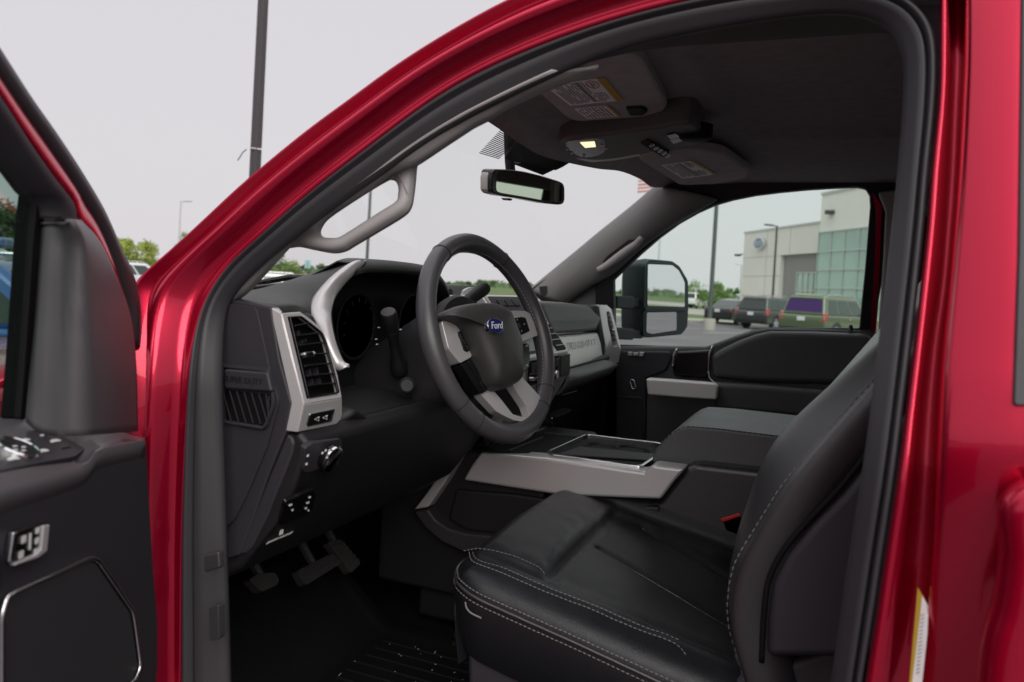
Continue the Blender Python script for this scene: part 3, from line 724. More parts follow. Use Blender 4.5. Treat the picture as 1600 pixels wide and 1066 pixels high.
# ------------------------------------------------------------------ parked vehicles
def car_paint(name, c): return mat(name, c, .3, .2, coat=1., rvar=.05, vscale=3)
def vehicle(name, p, head, L, Wd, H, paint, label, cat, kind='suv', glassm=None, group=None, rw=.36, cargo=False, roofm=None):
    """heading angle from +X; local x forward, y left"""
    t = thing(name, p, label, cat, group); t.rotation_euler.z = head
    h = Wd/2; belt = H*.57 if kind != 'sedan' else H*.64; f, r = L/2, -L/2; gc = .26
    fa, ra = f-L*.19, r+L*.205; wr = rw
    def side(y0, y1, arch=True):
        P = [V(r+.06, 0, gc+.06), V(r, 0, gc+.3), V(r+.02, 0, belt-.05), V(r+.12, 0, belt+.02)]
        if kind == 'sedan': P += [V(r+.5, 0, belt+.03)]
        P += [V(f-L*.27, 0, belt+.0), V(f-.35, 0, belt-.10), V(f-.08, 0, belt-.26), V(f, 0, gc+.3), V(f-.06, 0, gc+.05)]
        for c in (fa, ra):
            P += [V(c+wr*1.16*math.cos(a), 0, gc-.02+max(0, (wr*1.16)*math.sin(a)+.08)) for a in [k*math.pi/8 for k in range(9)]]
        return P
    P = side(0, 0)
    rows = []
    for y, s, dz in ((-h+.10, 0, -.0), (-h, .02, 0), (-h+.03, .0, 0), ):
        pass
    prof = [(-h+.03, -.05), (-h, 0), (h, 0), (h-.03, -.05)]
    body = MB(); body.prism([q+V(0, -h, 0) for q in P], (0, 2*h, 0))
    bo = build('body', body, paint, t, 35, bevel=.085, seg=4); bo.location = (0, 0, 0)
    # greenhouse
    if kind == 'sedan': g = [(r+.45, belt), (r+1.25, H-.04), (r+2.0, H), (f-2.1, H-.05), (f-1.2, belt-.02)]
    elif kind == 'pickup': g = [(f-3.1, belt), (f-3.0, H-.04), (f-2.6, H), (f-2.0, H-.04), (f-1.35, belt-.02)]
    else: g = [(r+.10, belt), (r+.34, H-.06), (r+.75, H), (f-2.15, H-.04), (f-1.25, belt-.02)]
    ti = .16
    lo = [V(x, -h+.06+ti*(z-belt)/(H-belt), z) for x, z in g]; hi = [V(x, h-.06-ti*(z-belt)/(H-belt), z) for x, z in g]
    mb = MB(); n = len(g); mb.add(lo+hi, [tuple(range(n)), tuple(range(2*n-1, n-1, -1))]+[(i, (i+1) % n, n+(i+1) % n, n+i) for i in range(n)])
    gr = build('cabin', mb, paint, t, 35, bevel=.09, seg=4); gr.location = (0, 0, 0)
    gm = glassm or M['cglass']
    # side glass in panes, windscreen and rear glass, each proud of the cabin
    x0, x1 = g[0][0]+.28, g[-1][0]-.38; zb, zt = belt+.05, H-.16
    cuts = [0, .3, .66, 1.] if kind != 'pickup' else [0, .45, 1.]
    for s in (-1, 1):
        for a, b_ in zip(cuts, cuts[1:]):
            def sp(u_, w_):
                xa = lerp(x0, x1, u_); xt = lerp(g[1][0]+.22, g[-2][0]-.05, u_); x = lerp(xa, xt, w_); z = lerp(zb, zt, w_)
                return V(x, s*(h-.06-ti*(z-belt)/(H-belt)+.006), z)
            c = [sp(a+.015, 0), sp(b_-.015, 0), sp(b_-.015, 1), sp(a+.015, 1)]
            o = build('side_window', MB().prism(c, (0, -s*.012, 0)), M['sglass'], t, 0); o.location = (0, 0, 0)
    def endglass(i, j, nm, m_):
        (xa, za), (xb, zb_) = g[i], g[j]; tdir = V(xb-xa, 0, zb_-za); nrm = V(-tdir.z, 0, tdir.x).normalized()
        if (nrm.x > 0) != (i > 1): nrm = -nrm
        c = []
        for w_, sg_ in ((.16, -1), (.16, 1), (.86, 1), (.86, -1)):
            z = lerp(za, zb_, w_); c.append(V(lerp(xa, xb, w_), sg_*(h-.16-ti*(z-belt)/(H-belt)), z)+nrm*.008)
        o = build(nm, MB().prism(c, -nrm*.012), m_, t, 0); o.location = (0, 0, 0)
    endglass(0, 1, 'rear_window', gm); endglass(4, 3, 'windshield', gm)
    # wheels
    for c in (fa, ra):
        for s in (-1, 1):
            mb = MB(); mb.lathe((c, s*(h-.24), wr), (0, s, 0), [(wr*.66, .0), (wr*.96, 0), (wr, .03), (wr, .2), (wr*.95, .235), (wr*.68, .235), (wr*.64, .19)], 28)
            wo = build('wheel', mb, M['rubber'], t); wo.location = (0, 0, 0)
            mb = MB(); mb.lathe((c, s*(h-.02), wr), (0, s, 0), [(wr*.66, -.10), (wr*.66, -.01), (wr*.60, -.01), (wr*.57, -.06), (wr*.1, -.06)], 28)
            for k in range(5):
                a = k*2*math.pi/5+.3; d_ = V(math.cos(a), 0, math.sin(a)); mb.bar(V(c, s*(h-.05), wr), V(c, s*(h-.05), wr)+d_*wr*.62, wr*.17, .05, (0, 1, 0))
            build('rim', mb, M['silver'], wo)
    # lamps, plate, bumper, mirrors
    for s in (-1, 1):
        if kind == 'sedan': c = [V(r+.02, s*(h-.52), belt-.20), V(r+.02, s*(h+.0), belt-.22), V(r+.02, s*(h+.0), belt-.04), V(r+.06, s*(h-.48), belt-.06)]
        else: c = [V(r+.0, s*(h-.20), belt-.22), V(r+.0, s*(h+.003), belt-.22), V(r+.10, s*(h+.003), belt+.10), V(r+.08, s*(h-.14), belt+.06)]
        o = build('tail_light', MB().prism(c, (.22, 0, 0)), M['taillight'], t, bevel=.02); o.location = (0, 0, 0)
        c = [V(f-.30, s*(h-.45), belt-.25), V(f-.30, s*(h-.02), belt-.22), V(f-.30, s*(h-.02), belt-.12), V(f-.30, s*(h-.45), belt-.16)]
        o = build('headlight', MB().prism(c, (.24, 0, 0)), M['chrome'], t, bevel=.02); o.location = (0, 0, 0)
        mb = MB(); mb.box((f-1.75, s*(h+.08), belt+.08), (.07, .10, .08)); o = build('side_mirror', mb, paint, t, bevel=.03); o.location = (0, 0, 0)
        mb = MB()
        for q in (fa-.95, fa-2.05):
            mb.box((q, s*(h+.012), belt-.12), (.10, .012, .018))
        o = build('door_handle', mb, M['chrome'], t, bevel=.006); o.location = (0, 0, 0)
    mb = MB(); mb.box((r-.012, 0, belt-.16), (.012, .17, .085)); o = build('number_plate', mb, M['white'], t, bevel=.005); o.location = (0, 0, 0)
    mb = MB(); mb.box((r+.05, 0, gc+.16), (.09, h*.94, .12)); o = build('bumper', mb, M['dashdark'], t, bevel=.04, seg=3); o.location = (0, 0, 0); mb = MB(); mb.box((f-.05, 0, gc+.16), (.08, h*.9, .12)); o = build('bumper', mb, M['dashdark'], t, bevel=.04, seg=3); o.location = (0, 0, 0)
    if roofm:
        mb = MB(); mb.box(((g[2][0]+g[-2][0])/2, 0, H+.012), ((g[-2][0]-g[2][0])/2-.05, h-.30, .012)); o = build('roof_sheen_slab', mb, roofm, t, bevel=.01); o.location = (0, 0, 0)  # added slab that carries the painted sky sheen
    if kind == 'suv':
        mb = MB()
        for s in (-1, 1): mb.tube([V(r+.7, s*(h-.30), H+.01), V(r+.85, s*(h-.30), H+.05), V(f-2.4, s*(h-.30), H+.045), V(f-2.25, s*(h-.30), H+.0)], .02, 8)
        o = build('roof_rail', mb, M['chrome'], t); o.location = (0, 0, 0)
        mb = MB(); mb.prism([V(r+.30, -h+.24, H-.045), V(r+.30, h-.24, H-.045), V(r+.16, h-.3, H-.05), V(r+.16, -h+.3, H-.05)], (0, 0, .035)); o = build('roof_spoiler', mb, paint, t, bevel=.012); o.location = (0, 0, 0)
    if cargo:
        mb = MB(); mb.box((-.2, 0, H+.12), (.9, .4, .14)); o = build('roof_box', mb, M['blue'], t, bevel=.08, seg=3); o.location = (0, 0, 0)
    return t
M['cglass'] = mat('dark car window', (.015, .02, .02), .04, 0, 1.)
M['pglass'] = mat('purple tinted car window', (.06, .025, .13), .05, .7, 1.)
M['sglass'] = mat('green tinted car window', (.035, .06, .045), .05, .3, 1.)
M['roofsheen'] = mat('lime sky sheen painted on roof', (.34, .40, .12), .25, .3, coat=1.)  # yellow-green sky reflection put into the roof colour
M['taillight'] = mat('red lamp lens', (.38, .012, .016), .2, coat=1.)
HD = math.atan2(.89, .46)
pA = at_depth(1302, 33); pB = at_depth(1212, 41.5); pC = at_depth(1158, 46)
dg = car_paint('dark green car paint', (.085, .115, .055)); gg = car_paint('grey green car paint', (.028, .036, .034)); bk = car_paint('black car paint', (.014, .016, .017))
vehicle('parked_suv', pA, HD, 5.2, 2.0, 1.86, dg, 'dark green suv with a purple rear window, nearest in front of the showroom', 'suv', 'suv', M['pglass'], 'cars parked before the showroom', .39, roofm=M['roofsheen'])
vehicle('parked_suv', pB, HD, 4.7, 1.9, 1.72, gg, 'dark suv parked between the near suv and the black saloon', 'suv', 'suv', M['cglass'], 'cars parked before the showroom')
vehicle('parked_saloon', pC, HD, 4.7, 1.85, 1.50, bk, 'black saloon with a red tail light at the left end of the parked row', 'car', 'sedan', M['cglass'], 'cars parked before the showroom', .33)
vehicle('parked_suv', at_depth(1085, 96), HD+.35, 4.9, 1.95, 1.95, car_paint('white car paint', (.75, .75, .74)), 'white suv parked far off beside the passenger side mirror', 'suv')
vehicle('parked_suv', at_depth(-55, 8.2), HD-.55, 5.6, 2.0, 1.60, car_paint('blue car paint', (.02, .10, .32)), 'blue car seen through the open driver door glass', 'car', 'suv')
vehicle('parked_saloon', at_depth(-45, 15), HD-.5, 4.7, 1.9, 1.70, car_paint('plum car paint', (.07, .02, .08)), 'plum coloured car behind the blue car', 'car', 'sedan')
vehicle('parked_suv', at_depth(-30, 21), HD-.5, 4.9, 1.95, 1.88, car_paint('white van paint', (.72, .74, .75)), 'white suv with a blue roof box behind the plum car', 'suv', 'suv', cargo=True)
vehicle('parked_suv', at_depth(215, 44), HD, 4.9, 1.95, 1.72, car_paint('silver car paint', (.65, .66, .68)), 'silver suv far off at the foot of the windshield pillar', 'suv')
vehicle('parked_suv', at_depth(452, 38), HD-.4, 4.9, 1.95, 1.55, car_paint('pearl car paint', (.68, .68, .67)), 'pale suv seen just above the wipers', 'suv')
# direction sign and flag seen through the windshield
p = at_depth(480, 55); s_ = thing('road_sign', p, 'small teal sign on a post seen through the windshield', 'sign')
mb = MB(); mb.tube([V(0, 0, 0), V(0, 0, 2.5)], .04, 8); o = build('post', mb, M['pole2'], s_); o.location = (0, 0, 0)
mb = MB(); mb.box((0, 0, 2.3), (.20, .03, .30), (V(RT.x, RT.y, 0).normalized(), V(-RT.y, RT.x, 0).normalized(), V(0, 0, 1))); o = build('board', mb, mat('teal sign paint', (.30, .50, .50), .5), s_, bevel=.01); o.location = (0, 0, 0)
p = at_depth(1026, 60); fg = thing('flag', p, 'red white and blue flag on a tall pole beside the passenger windshield pillar', 'flag')
mb = MB(); mb.tube([V(0, 0, 0), V(0, 0, 11.2)], .06, 10); mb.lathe((0, 0, 11.2), (0, 0, 1), [(.01, 0), (.12, .06), (.12, .14), (.01, .2)], 12); o = build('flagpole', mb, M['mull'], fg); o.location = (0, 0, 0)
e_ = -V(RT.x, RT.y, 0).normalized()
def flp(a, b_): return e_*(.06+1.9*a)+V(0, 0, 10.9-1.25*b_-.35*a)+V(-e_.y, e_.x, 0)*.12*math.sin(a*7+b_)
def cloth(a0, a1, b0_, b1_): return MB().grid([[flp(lerp(a0, a1, i/12), lerp(b0_, b1_, j/3)) for j in range(4)] for i in range(13)])
for k in range(9):
    o = build('flag_stripe', cloth(.42 if k < 5 else 0, 1, k/9, (k+1)/9), M['redink'] if k % 2 == 0 else M['white'], fg, 180, solid=.01); o.location = (0, 0, 0)
o = build('flag_canton', cloth(0, .42, 0, 5/9), M['blue'], fg, 180, solid=.01); o.location = (0, 0, 0)

# ------------------------------------------------------------------ dashboard
R0, R1, R2 = PY(440, 489, .115), PY(475, 632, .115), PY(465, 676, .115)
dn = (R1-R0).cross(V(0, 1, 0)).normalized()
if dn.x < 0: dn = -dn
dn2 = (R2-R1).cross(V(0, 1, 0)).normalized()
if dn2.x < 0: dn2 = -dn2
def dp(pts, d=0.): return onP(R0+dn*d, dn, pts)
def dp2(pts, d=0.): return onP(R1+dn2*d, dn2, pts)
# main body: driver-side block below the vent and behind it
prof = [(-.205,1.54),(-.155,1.44),(-.135,1.39),(-.19,1.23),(-.235,1.20),(-.34,1.16),(-.50,1.16),(-.56,1.44),(-.40,1.50),(-.25,1.545)]
prof2 = [(-.19,1.40),(-.13,1.385),(-.19,1.23),(-.235,1.20),(-.34,1.16),(-.50,1.16),(-.56,1.44),(-.42,1.46),(-.34,1.40)]
dash = build('dashboard', MB().prism([V(x, .125, z) for x, z in prof], (0, .14, 0)).prism([V(x, .266, z) for x, z in prof2], (0, 1.56, 0)), M['dashdark'], truck, bevel=.012, seg=3)
# end of the dash facing the open door
cap = [(349,470),(371,469),(423,480),(436,560),(455,630),(446,676),(420,740),(395,812),(374,868),(338,880),(333,700),(336,540)]
build('end_panel', MB().prism(onY(.112, cap), (0, .02, 0)), M['dash'], dash, bevel=.003)
c = roundpoly(onY(.108, [(350,474),(398,480),(402.5,490),(424,590),(436,627),(417,698),(385,775),(366,812),(338,838),(335,700),(338,560)]), .006)
build('end_cap', MB().prism(c, (0, .006, 0)), M['dash'], dash, bevel=.002)
def z1(*p): return zz(340, 560, 8.88, p)
rim_ = roundpoly(onY(.106, z1((72,105),(690,165),(715,200),(770,500),(775,650),(712,840),(650,970),(120,885),(75,860))), .006)
build('louvre_frame', MB().tube(rim_, .0030, 6, closed=True), M['dash'], dash, 60)
build('louvre_shade_sheet', MB().prism(onY(.1075, z1((95,440),(760,505),(765,650),(700,840),(640,940),(130,880))), (0, .003, 0)), M['black'], dash, 0)  # black sheet on the solid cap, painted shade in place of a recess
for k in range(8):
    x = 90+k*101; a, b_ = (x-60+25, 435+k*10), (x+95, 870+k*8)
    if k == 7: b_ = (700, 700); a = (700, 520)
    if k == 6: b_ = (705, 830)
    P = onY(.1062, z1(a, (a[0]+22, a[1]), (b_[0]+18, b_[1]), (b_[0]-4, b_[1])))
    build('louvre_slat', MB().prism(P, (.003, -.0035, 0)), M['dash'], dash, 0)
pl_ = onY(.1035, z1((88,190),(600,225),(650,440),(90,430))); pb = onY(.1075, z1((82,120),(700,180),(765,480),(660,490),(85,440)))
mb = MB(); mb.prism(onY(.0985, z1((85,150),(690,195),(750,470),(88,425))), (0, .010, 0)); build('louvre_badge', mb, M['dash'], dash, bevel=.0035, seg=3)
po, pr_, pu_ = onY(.0982, z1((350,310),(600,335),(350,200)))
build('badge_lettering', text_mb('SUPER DUTY', .0115, po, pr_-po, pu_-po, .0012, space=1.0), M['dashdark'], dash, 0)
# silver vent bezel
E_ = dict()
ofr = dp(zT((490,130),(620,120),(700,178),(760,230),(800,310),(840,430),(880,560),(910,720),(645,765)))
ifr = dp(zT((535,158),(618,152),(690,208),(765,268),(790,330),(825,460),(858,580),(884,688),(668,724)))
ofr_ = resample(ofr, 72, False, True); ifr_ = []
# match hole points to outline corners one by one
def match(A, Bq, n):
    P, Q = [], []
    m = len(A)
    for i in range(m):
        for k in range(n):
            t = k/n; P.append(lerp(A[i], A[(i+1) % m], t)); Q.append(lerp(Bq[i], Bq[(i+1) % m], t))
    return P, Q
a_, b_ = match(ofr, ifr, 6)
vb = MB(); vb.ring(a_, b_, -dn*.007)
vb.prism(dp2(zT((645,765),(910,720),(912,830),(900,872),(868,905),(600,960))), -dn2*.018)
so_ = [PY(u, v, .113) for u, v in zT((415,90),(425,180),(480,430),(555,755),(515,950))]
sr_ = [R0, lerp(R0, R1, .14), lerp(R0, R1, .47), R1, R2]
sr_ = [PY(u, v, .1145) for u, v in zT((490,130),(505,215),(567,462),(645,765),(600,960))]
vb.add(so_+[p+V(0, .0, 0) for p in sr_]+[p+V(-.0, .016, 0) for p in so_]+[p+V(-.012, .016, 0) for p in sr_],
  [(i, i+1, 6+i, 5+i) for i in range(4)]+[(10+i, 15+i, 16+i, 11+i) for i in range(4)]+[(0, 5, 15, 10), (4, 14, 19, 9)]+[(i, 10+i, 11+i, i+1) for i in range(4)]+[(5+i, 6+i, 16+i, 15+i) for i in range(4)])
build('vent_bezel', vb, M['silver'], dash, 40, bevel=.003, seg=3)
vb = MB(); q1 = roundpoly(dp(zT((535,158),(618,152),(690,208),(765,268),(790,330),(858,580),(884,688),(668,724)), -.001), .004)
q2 = roundpoly(dp(zT((545,168),(614,163),(684,216),(755,275),(780,335),(846,580),(870,680),(675,712)), -.001), .004); vb.ring(q1, q2, dn*.003)
build('vent_ring', vb, M['gloss'], dash, bevel=.0008)
vo = dp(zT((537,160),(617,154),(688,210),(763,270),(856,580),(882,687),(669,722)), -.004)
build('vent_wall', MB().grid([vo, [p-dn*.022 for p in vo]], cu=True), M['black'], dash, 0)
build('vent_cavity', MB().prism(dp(zT((535,158),(618,152),(690,208),(765,268),(858,580),(884,688),(668,724)), -.016), -dn*.01), M['black'], dash, 0)
for (xl, xr, y_) in ((558,668,222),(575,735,290),(590,765,356),(606,785,430),(625,805,500),(642,830,570),(656,850,636)):
    A, Bq = dp(zT((xl, y_+6), (xr, y_-14)), -.004); build('vent_slat', MB().bar(A, Bq, .014, .0022, dn.cross(V(0,1,0))), M['gloss'], dash, bevel=.0006)
for (x, y_, h) in ((590,270,26),(615,335,22),(640,325,20),(668,545,40),(718,540,60),(684,612,40),(735,605,40)):
    A, Bq = dp(zT((x, y_-h/2), (x+h*.18, y_+h/2)), -.010); build('vent_vane', MB().bar(A, Bq, .010, .0018, V(0, 1, 0)), M['dash'], dash, 0)
c = dp(zT((645,402),(722,392),(735,424),(655,436)), .002); build('vent_knob', MB().prism(c, -dn*.008), M['silver'], dash, bevel=.002)
c = dp(zT((660,402),(708,396),(716,426),(668,433)), .003); build('knob_grip', MB().prism(c, -dn*.006), M['gloss'], dash, bevel=.001)
# pedal adjust switch in the bezel
q1 = dp2(zT((688,832),(862,793),(838,885),(665,922)), .0015); build('switch_frame', MB().prism(roundpoly(q1, .002), -dn2*.004), M['chrome'], dash, bevel=.0008)
q2 = dp2(zT((690,838),(848,802),(826,880),(668,914)), .0025); build('pedal_switch', MB().prism(roundpoly(q2, .002), -dn2*.004), M['gloss'], dash, bevel=.001)
mb = MB()
for x in (735, 792):
    o_ = zT((x-16, 868-(x-735)*.18), (x+10, 852-(x-735)*.18), (x+12, 880-(x-735)*.18)); mb.tube(dp2(o_, .003), .0005, 5, closed=True)
    mb.tube(dp2(zT((x+12, 858-(x-735)*.18), (x+16, 850-(x-735)*.18)), .003), .0005, 5)
build('switch_mark', mb, M['white'], dash, 0)

# dash top and instrument hood
rear = yy([(340,474,.12),(352,469,.125),(385,470,.13),(423,479,.14),(459,478,.2),(478,484,.25),(488,492,.27),(493,472,.285),(500,457,.30),(512,442,.315),(524,430,.33),(540,416,.35),(552,408.5,.37)])
mid = yy([(338,470,.14),(350,466,.16),(370,463,.19),(395,462,.22),(425,462,.26),(450,462,.29),(466,458,.30),(480,447,.315),(494,437,.33),(508,427,.35),(522,419,.37),(540,411,.39),(556,406.5,.41)])
fro = yy([(337,466,.16),(345,462,.20),(360,459,.24),(385,455,.28),(410,450,.32),(435,443,.35),(455,437,.37),(470,432,.39),(488,426,.41),(505,419.5,.43),(522,413.5,.45),(542,408,.47),(560,405,.49)])
n = 60; A, Bq, Cq = resample(rear, n), resample(mid, n), resample(fro, n)
def qb(a, b, c, t): # smooth through three
    return a*(2*(t-.5)*(t-1)) + b*(-4*t*(t-1)) + c*(2*t*(t-.5))
rows = [[qb(A[i], Bq[i], Cq[i], t/8) for i in range(n)] for t in range(9)]
low = [V(p.x-.16, p.y+.05, min(p.z-.06, 1.50)) for p in Cq]
rows.append([lerp(Cq[i], low[i], .35)+V(0, 0, .008) for i in range(n)]); rows.append(low)
rows = [[p+V(0, 0, -.025)+V(-.004, .004, 0) for p in A]]+rows
build('dash_pad', MB().grid(rows), M['dashtop'], dash, 180, solid=.004)
# hood over the instruments, carried across behind the wheel
lipA = resample(yy([(550,409.5,.365),(566,405.3,.41),(600,406.5,.50),(640,410,.60),(668,416,.69),(684,426,.77),(693,441,.83),(698,458,.87),(703,480,.89)]), 50)
rows = []
for dx, dz, sc in ((.012, -.020, 1), (.010, -.010, 1), (.002, -.001, 1), (-.03, .001, 1), (-.10, -.035, 1), (-.20, -.12, 1), (-.30, -.18, 1)):
    rows.append([p+V(dx, 0, dz*(1 if p.z > 1.5 else .4)) for p in lipA])
build('instrument_hood', MB().grid(rows), M['dashtop'], dash, 180, solid=.003)
rows = []
for dx, dz in ((.011, -.020), (-.05, -.022), (-.13, -.05)): rows.append([p+V(dx, 0, dz) for p in lipA])
build('hood_lining', MB().grid(rows), M['black'], dash, 180, solid=.003)
# instrument panel in the cavity
mb = MB(); mb.prism([V(-.27, .30, 1.39), V(-.27, .88, 1.39), V(-.31, .86, 1.60), V(-.31, .46, 1.60)], (-.02, 0, 0)); build('instrument_panel', mb, M['black'], dash, 0)
for yc in (.47, .68): build('gauge_ring', MB().lathe((-.268, yc, 1.51), (1, 0, -.0), [(.062, 0), (.064, .002), (.062, .003), (.058, .002), (.057, 0)], 32), M['black'], dash)
mb = MB()
for k in range(10):
    a = -.6+k*.45; mb.box((-.262, .47+.048*math.cos(a), 1.51+.048*math.sin(a)), (.001, .0012, .004), (V(1,0,0), V(0, -math.sin(a), math.cos(a)), V(0, math.cos(a), math.sin(a))))
build('gauge_marks', mb, M['gloss'], dash, 0)
# silver surround up the left of the instruments
Lf = yy([(*zC((740,618))[0], .25), (*zC((706,610))[0], .25), (*zC((690,580))[0], .25), (*zC((662,500))[0], .25), (*zC((640,432))[0], .255), (*zC((612,385))[0], .26), (*zC((588,350))[0], .27), (*zC((600,295))[0], .28), (*zC((622,250))[0], .29), (*zC((660,203))[0], .305), (*zC((702,160))[0], .32), (*zC((745,124))[0], .34), (*zC((788,96))[0], .36), (*zC((810,90))[0], .37)])
Rf = yy([(*zC((762,612))[0], .26), (*zC((764,598))[0], .26), (*zC((740,585))[0], .265), (*zC((715,535))[0], .27), (*zC((694,470))[0], .275), (*zC((681,400))[0], .285), (*zC((676,345))[0], .295), (*zC((684,300))[0], .305), (*zC((700,258))[0], .32), (*zC((728,217))[0], .335), (*zC((762,178))[0], .35), (*zC((800,140))[0], .37), (*zC((838,102))[0], .39), (*zC((848,90))[0], .40)])
n = 50; A, Bq = resample(Lf, n), resample(Rf, n)
rows = [[p+V(-.012, .006, -.004) for p in A], A, [lerp(a, b, .35)+V(.004, -.002, .002) for a, b in zip(A, Bq)], [lerp(a, b, .75)+V(.004, -.001, .002) for a, b in zip(A, Bq)], [lerp(a, b, .93)+V(.001, 0, 0) for a, b in zip(A, Bq)], Bq, [p+V(-.03, .012, 0) for p in Bq]]
build('cluster_surround', MB().grid(rows), M['silver'], dash, 180, solid=.002)
rows = [Bq, [p+V(-.03, .012, 0) for p in Bq], [p+V(-.12, .05, -.01) for p in Bq]]
build('cluster_side', MB().grid([[q+V(.0, .004, 0) for q in r] for r in rows]), M['black'], dash, 180, solid=.002)

# panel under the vent with the light switch, knee panel, tray and lower covers
kp = [(-.118,1.392),(-.098,1.375),(-.128,1.285),(-.20,1.19),(-.26,1.15),(-.30,1.20)]
build('knee_panel', MB().prism([V(x, .118, z) for x, z in kp], (0, .64, 0)), M['dashdark'], dash, bevel=.008, seg=3)
k0_, kn = V(-.098, 0, 1.375), V(.09, 0, -.03).normalized()
def kpl(pts, d=0.): return onP(k0_+kn*d, kn, pts)
c = roundpoly(kpl(zC((385,300),(386,300),(575,345)) + [], 0), .001) if False else None
mb = MB(); mb.prism(roundpoly(kpl([(478,700),(490,693),(532,686),(536,693),(533,715),(521,728),(478,740),(474,735)], .003), .004), -kn*.01); lsp = build('light_switch_panel', mb, M['dash'], dash, bevel=.002)
ko = kpl([(511,713)], .004)[0]
build('light_knob', MB().lathe(ko, kn, [(.0185, -.004), (.0185, .010), (.0165, .0125), (.0165, .011), (0, .011)], 32), M['gloss'], dash)
build('knob_ring', MB().lathe(ko, kn, [(.0168, .008), (.0190, .008), (.0190, .0115), (.0168, .0128)], 32), M['chrome'], dash)
mb = MB()
for u, v in ((504,708),(509,704),(515,704),(520,708),(511,715)): mb.box(kpl([(u, v)], .0155)[0], (.0006, .0016, .0013))
for u, v in ((481,712),(479,725),(530,700),(531,708),(530,719)): mb.box(kpl([(u, v)], .0034)[0], (.0005, .0018, .0016))
build('switch_icons', mb, M['white'], dash, 0)
# side edge of the lower dash
build('lower_edge', MB().prism(onY(.114, [(448,678),(456,684),(459,694),(456,710),(440,752),(418,806),(396,852),(384,866),(372,868),(392,815),(420,745)]), (0, .03, 0)), M['dash'], dash, bevel=.004)
mb = MB(); k2, kn2 = V(-.128, 0, 1.285), V(.095, 0, -.072).normalized()
def kp2(pts, d=0.): return onP(k2+kn2*d, kn2, pts)
build('brake_panel', MB().prism(roundpoly(kp2([(446,785),(490,765),(494,775),(488,798),(480,805),(436,822)], .003), .004), -kn2*.006), M['gloss'], dash, bevel=.001)
mb = MB()
for u, v, w in ((484,777,.002),(481,785.5,.003),(478,794,.002),(454,789,.003),(457,797,.0016),(482,797.5,.0012)): mb.box(kp2([(u, v)], .0036)[0], (.0005, w, .0014))
build('brake_icons', mb, M['white'], dash, 0)
a, b_, c_ = kp2([(437,840.5),(457,832),(433,826)], .002)
build('release_lettering', text_mb('BRAKE RELEASE', .0078, a, b_-a, c_-a, .0005, .25), M['white'], dash, 0)
a = kp2([(439,832)], .002)[0]; build('release_icon', MB().prism([a+V(0, -.004, -.003), a+V(0, .004, -.003), a+V(0, .005, .003), a+V(0, 0, .004), a+V(0, -.003, .002)], (.0006, 0, 0)), M['white'], dash, 0)
mb = MB(); P = yy([(590,716,.34),(640,708,.48),(680,697,.60),(700,680,.68)]); mb.tube(resample(P, 20), .004, 8); build('tray_lip', mb, M['dash'], dash)
c = yy([(590,712,.36),(660,703,.55),(695,680,.68),(700,655,.70),(610,676,.36)]); build('tray_cavity', MB().prism(c, (-.04, 0, .004)), M['black'], dash, 0)
c = yy([(505,668,.2),(560,640,.24),(590,660,.30),(592,690,.34),(560,700,.30),(520,690,.22)]); build('vent_under_pad', MB().prism(c, (-.06, 0, .01)), M['dashdark'], dash, bevel=.012, seg=3)

# steering column
WC = V(-.037, .562, 1.505); tau, wy = R_(20), R_(-10)
wn_ = V(math.cos(tau)*math.cos(wy), math.cos(tau)*math.sin(wy), math.sin(tau)); wa = V(0, 0, 1).cross(wn_).normalized(); wb = wn_.cross(wa)
def wp(x, y, h=0.): return WC+wa*x+wb*y+wn_*h
def rrect(cx, cy, w, h, r, d, n=6):
    P = [wp(cx-w, cy-h, d), wp(cx+w, cy-h, d), wp(cx+w, cy+h, d), wp(cx-w, cy+h, d)]; return roundpoly(P, r, n)
rows = [rrect(0, -.005, .088, .075, .06, -.050), rrect(0, -.01, .100, .088, .06, -.075), rrect(0, -.028, .108, .088, .05, -.13), rrect(-.01, -.055, .112, .078, .05, -.28)]
colm = build('steering_column', MB().loft(rows), M['colplast'], truck, 50)
mb = MB(); mb.lathe(wp(0, -.005, -.052), wn_, [(.098, -.014), (.100, .0), (.094, .008), (.070, .012), (.052, .034), (0, .034)], 40, wa); build('column_collar', mb, M['dashdark'], colm)
mb = MB(); P = [rrect(0, -.0272, .1078, .0886, .05, -.126)]; mb.tube(P[0], .0007, 5, closed=True); build('shroud_seam', mb, M['black'], colm, 0)
bo_ = PY(636, 602, .445)
mb = MB(); mb.lathe(bo_, -wa*.75-wb*.0+wn_*.65, [(.0135, -.008), (.0135, .002), (.0115, .003), (.0105, .001), (0, .001)], 24); build('column_button', mb, M['dashdark'], colm)
t0, t1 = PY(622, 566, .46), PY(606.5, 488, .395); tm = (t1-t0).normalized()
mb = MB(); L_ = (t1-t0).length
mb.lathe(t0, tm, [(.016, -.02), (.0155, .0), (.010, .012), (.0095, L_*.45), (.0118, L_*.62), (.0122, L_*.64), (.0115, L_*.66), (.0135, L_*.70), (.0138, L_*.97), (.0128, L_)], 24)
st = build('turn_stalk', mb, M['dashdark'], colm)
e1_ = tm
mb = MB(); mb.lathe(t1, tm, [(.0126, -.001), (.0122, .0015), (.010, .002), (0, .002)], 24); build('stalk_cap', mb, M['dash'], colm)
mb = MB()
for u, v in ((592,512),(588,530),(589,538),(626,515)): mb.box(PY(u, v, .42), (.0012, .002, .0008))
build('stalk_print', mb, M['white'], colm, 0)
